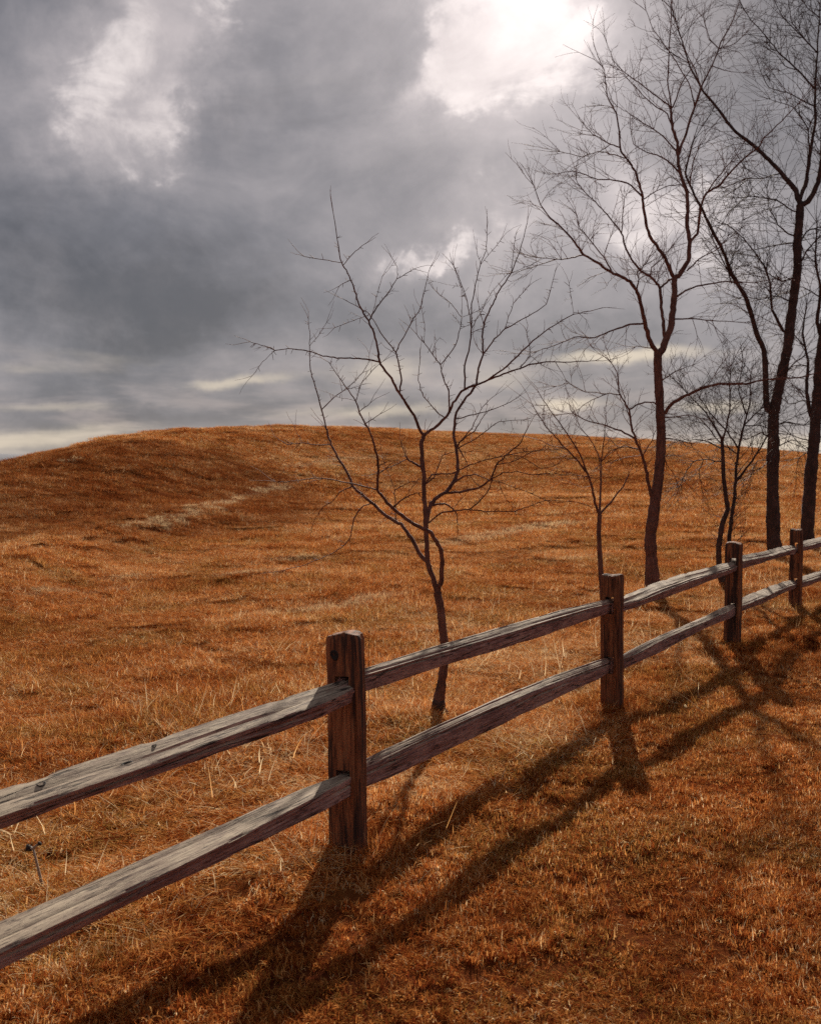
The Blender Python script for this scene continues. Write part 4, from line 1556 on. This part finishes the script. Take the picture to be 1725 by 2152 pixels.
def tall_tree():
    b = base_of(1630, 1186)
    t = Tree(b.y, 15, 0.5)
    T = t.trace
    T(C5, [(1470, 1300), (1455, 1123), (1450, 900), (1455, 650), (1455, 480), (1470, 380), (1510, 200), (1540, 50), (1550, -63), (1570, -209), (1590, -359), (1590, -509), (1600, -629), (1607, -720)], 14.0, 8.0, 0.0, 'trunk')
    T(C4, [(1605, 190), (1580, 110), (1500, 10), (1430, -63), (1370, -123), (1240, -223), (1150, -343), (1060, -453), (990, -583), (950, -703), (900, -863)], 5.5, .8, 0.8)
    T(C4, [(1607, 190), (1650, 170), (1700, 80), (1720, 0), (1735, -120), (1760, -300), (1770, -560), (1790, -900)], 6.0, 1.2, -0.4)
    T(C4, [(1600, 160), (1640, 50), (1655, -63), (1690, -263), (1690, -463), (1700, -663), (1715, -863), (1720, -1000)], 4.5, .8, 0.5)
    T(C3, [(1700, 300), (1600, 190), (1510, 100), (1450, -20)], 1.8, .6)
    T(C3, [(1690, 500), (1600, 400), (1500, 310), (1420, 210), (1330, 110), (1250, -20)], 2.2, .7)
    T(C3, [(1680, 580), (1530, 520), (1430, 490), (1370, 370)], 1.6, .6)
    T(C3, [(1590, 390), (1520, 370), (1470, 300)], 1.4, .6)
    T(C3, [(1700, 300), (1560, 130), (1540, 0)], 1.5, .6)
    T(C3, [(1715, 100), (1640, 40), (1600, -60)], 1.5, .6)
    T(C3, [(1660, 850), (1640, 700), (1560, 600), (1440, 560)], 1.8, .6)
    T(C5, [(1455, 450), (1420, 420), (1410, 250), (1405, 100), (1370, 30), (1330, -103), (1300, -203), (1220, -333), (1170, -463), (1120, -563), (1060, -683), (1000, -803), (960, -900), (985, -1010), (1010, -1090)], 7.0, 1.5, -0.6)
    T(C4, [(1220, 630), (1200, 560), (1090, 320), (1250, 290)], 1.6, .6)
    T(C4, [(1555, 900), (1510, 900), (1450, 780), (1430, 600), (1400, 530), (1330, 430), (1280, 370)], 3.4, 1.0, -0.7)
    T(C4, [(1590, 370), (1540, 350), (1480, 300), (1430, 200), (1420, 100)], 2.0, .6)
    T(C4, [(1595, 420), (1640, 340), (1730, 310)], 2.4, 1.0)
    T(C4, [(1590, 540), (1640, 450), (1730, 350)], 2.4, 1.0)
    T(C4, [(1580, 600), (1500, 620), (1400, 560), (1320, 530)], 1.8, .6)
    T(C4, [(1590, 400), (1500, 410), (1400, 430), (1290, 450)], 1.8, .6)
    T(C4, [(1570, 720), (1480, 700), (1380, 720), (1290, 700)], 1.8, .6)
    T(C4, [(1600, 240), (1560, 220), (1470, 160), (1350, 140), (1230, 150)], 1.8, .6)
    T(C4, [(1500, 0), (1400, 40), (1300, 40), (1180, 90)], 1.6, .6)
    T(C5, [(1460, 600), (1390, 560), (1300, 600), (1250, 560)], 1.8, .6)
    T(C5, [(1460, 520), (1540, 500), (1620, 520), (1680, 480)], 1.8, .6)
    T(C5, [(1470, 640), (1560, 600), (1640, 640)], 1.6, .6)
    T(C5, [(1500, 280), (1560, 180), (1640, 120), (1720, 60)], 2.0, .6)
    T(C5, [(1455, 700), (1360, 720), (1330, 800)], 1.4, .5)
    tw = t.grow(10.0, 0.35, 1.0, 0.0056, 1, 0.02, 0.08)
    tw += t.grow(3.6, 0.5, 1.3, 0.0070, 2, 0.04, 0.12, maxr=0.06)
    t.build('bare_tree', 'tallest bare tree with thick dark trunk, left of the two trunks by the fourth post', 'tree', M_BARK_B, b, tw, 0.018)


def edge_tree():
    b = base_of(1700, 1172)
    t = Tree(b.y, 16, 0.5)
    T = t.trace
    T(C5, [(1660, 1260), (1645, 1123), (1660, 850), (1680, 650), (1692, 500), (1705, 350), (1720, 150), (1745, -60), (1790, -300), (1830, -560)], 14.5, 8.0, 0.0, 'trunk')
    T(C5, [(1690, 520), (1655, 420), (1640, 300), (1650, 150), (1620, 0), (1640, -150)], 5.0, 1.4, 0.5)
    T(C5, [(1735, 30), (1700, -60), (1720, -250), (1690, -400), (1700, -620)], 4.5, 1.2, -0.6)
    T(C5, [(1790, -300), (1740, -480), (1760, -760), (1720, -1000), (1740, -1300)], 4.5, 1.0, 0.4)
    T(C5, [(1830, -560), (1900, -800), (1930, -1200), (1990, -1500)], 5.0, 1.0, 0.5)
    T(C5, [(1700, 400), (1620, 380), (1540, 400), (1480, 340)], 2.0, .6)
    T(C5, [(1685, 600), (1600, 590), (1530, 560)], 1.8, .6)
    T(C5, [(1680, 650), (1600, 700), (1580, 800)], 1.4, .6)
    T(C5, [(1650, 200), (1570, 180), (1500, 220)], 1.6, .6)
    T(C5, [(1640, 60), (1560, 0), (1480, 10)], 1.6, .6)
    T(C5, [(1720, 160), (1850, 60), (1960, -150)], 3.5, 1.0)
    T(C5, [(1705, 330), (1820, 260), (1960, 200)], 2.8, .8)
    T(C5, [(1700, -200), (1620, -260), (1560, -240)], 1.6, .6)
    tw = t.grow(10.0, 0.35, 1.0, 0.0056, 1, 0.02, 0.08)
    tw += t.grow(3.6, 0.5, 1.3, 0.0070, 2, 0.04, 0.12, maxr=0.06)
    t.build('bare_tree', 'thick leaning bare tree at the right edge behind the fourth post', 'tree', M_BARK_B, b, tw, 0.018)


near_tree()
sapling()
mid_tree()
bushy_tree()
tall_tree()
edge_tree()


# ------------------------------------------------------------------ dead weeds
M_STALK = dark_mat('grey_stalk', (0.34, 0.27, 0.22))
M_STALK2 = dark_mat('brown_stalk', (0.14, 0.06, 0.035))
M_HEAD = dark_mat('black_seed_head', (0.03, 0.018, 0.015))


def weed(name, label, stalks, heads, rad, ms):
    """stalks and heads are traced (pixel x, pixel y, distance)"""
    first = at(*stalks[0][0])
    z = float(terrain(first.x, first.y))
    org = Vector((first.x, first.y, z))
    root = empty(name, org)
    tag(root, label, 'weed')
    for s in stalks:
        P = catmull([at(*q)[:] for q in s], 4)
        if s is stalks[0]:
            P = np.vstack([[first.x, first.y, z - 0.02], P])
        tb = Tubes()
        tb.add(P, np.linspace(rad, rad * 0.6, len(P)), 6)
        link('stalk', tb.mesh('stalk', org), ms, root)
    r = np.random.RandomState(3)
    for (hx, hy, hd, hr) in heads:
        c = np.array(at(hx, hy, hd)[:])
        tb = Tubes()
        n = 9
        tt = np.linspace(-1, 1, n)
        ax = np.array([0.6, 0.2, 0.5])
        P = c + np.outer(tt, ax) * hr
        tb.add(P, hr * np.sqrt(np.clip(1.02 - tt ** 2, 0.02, 1)) * r.uniform(0.75, 1.2, n), 7)
        for q in range(16):
            d = r.normal(0, 1, 3)
            d /= np.linalg.norm(d)
            tb.add(np.array([c, c + d * hr * r.uniform(1.1, 1.7)]), np.array([hr * .25, hr * .05]), 4)
        link('seed_head', tb.mesh('seed_head', org), M_HEAD, root)
    return root


def build_weeds():
    d = ground_at(92, 1872).y
    weed('dead_weed', 'broken grey weed stalk with black seed head seen between the left rails',
         [[(92, 1870, d), (84, 1838, d), (76, 1806, d - .01), (70, 1782, d)], [(70, 1784, d), (79, 1776, d - .02), (84, 1774, d - .03)], [(70, 1784, d), (64, 1780, d + .02)]],
         [(62, 1782, d + .02, .015), (84, 1773, d - .03, .009)], .0066, M_STALK)
    d = ground_at(776, 1500).y
    weed('dead_weed', 'thin upright weed with a dark tip, just right of the nearest post',
         [[(776, 1500, d), (774, 1420, d), (776, 1330, d)]], [(776, 1328, d, .006)], .0022, M_STALK2)
    d = ground_at(1546, 1250).y
    weed('dead_weed', 'pair of thin leaning weed stems to the right of the third post',
         [[(1546, 1250, d), (1552, 1150, d), (1566, 1092, d + .05)], [(1553, 1165, d), (1568, 1150, d), (1586, 1132, d - .05)]],
         [(1566, 1092, d + .05, .008), (1586, 1131, d - .05, .008)], .004, M_STALK2)


build_weeds()
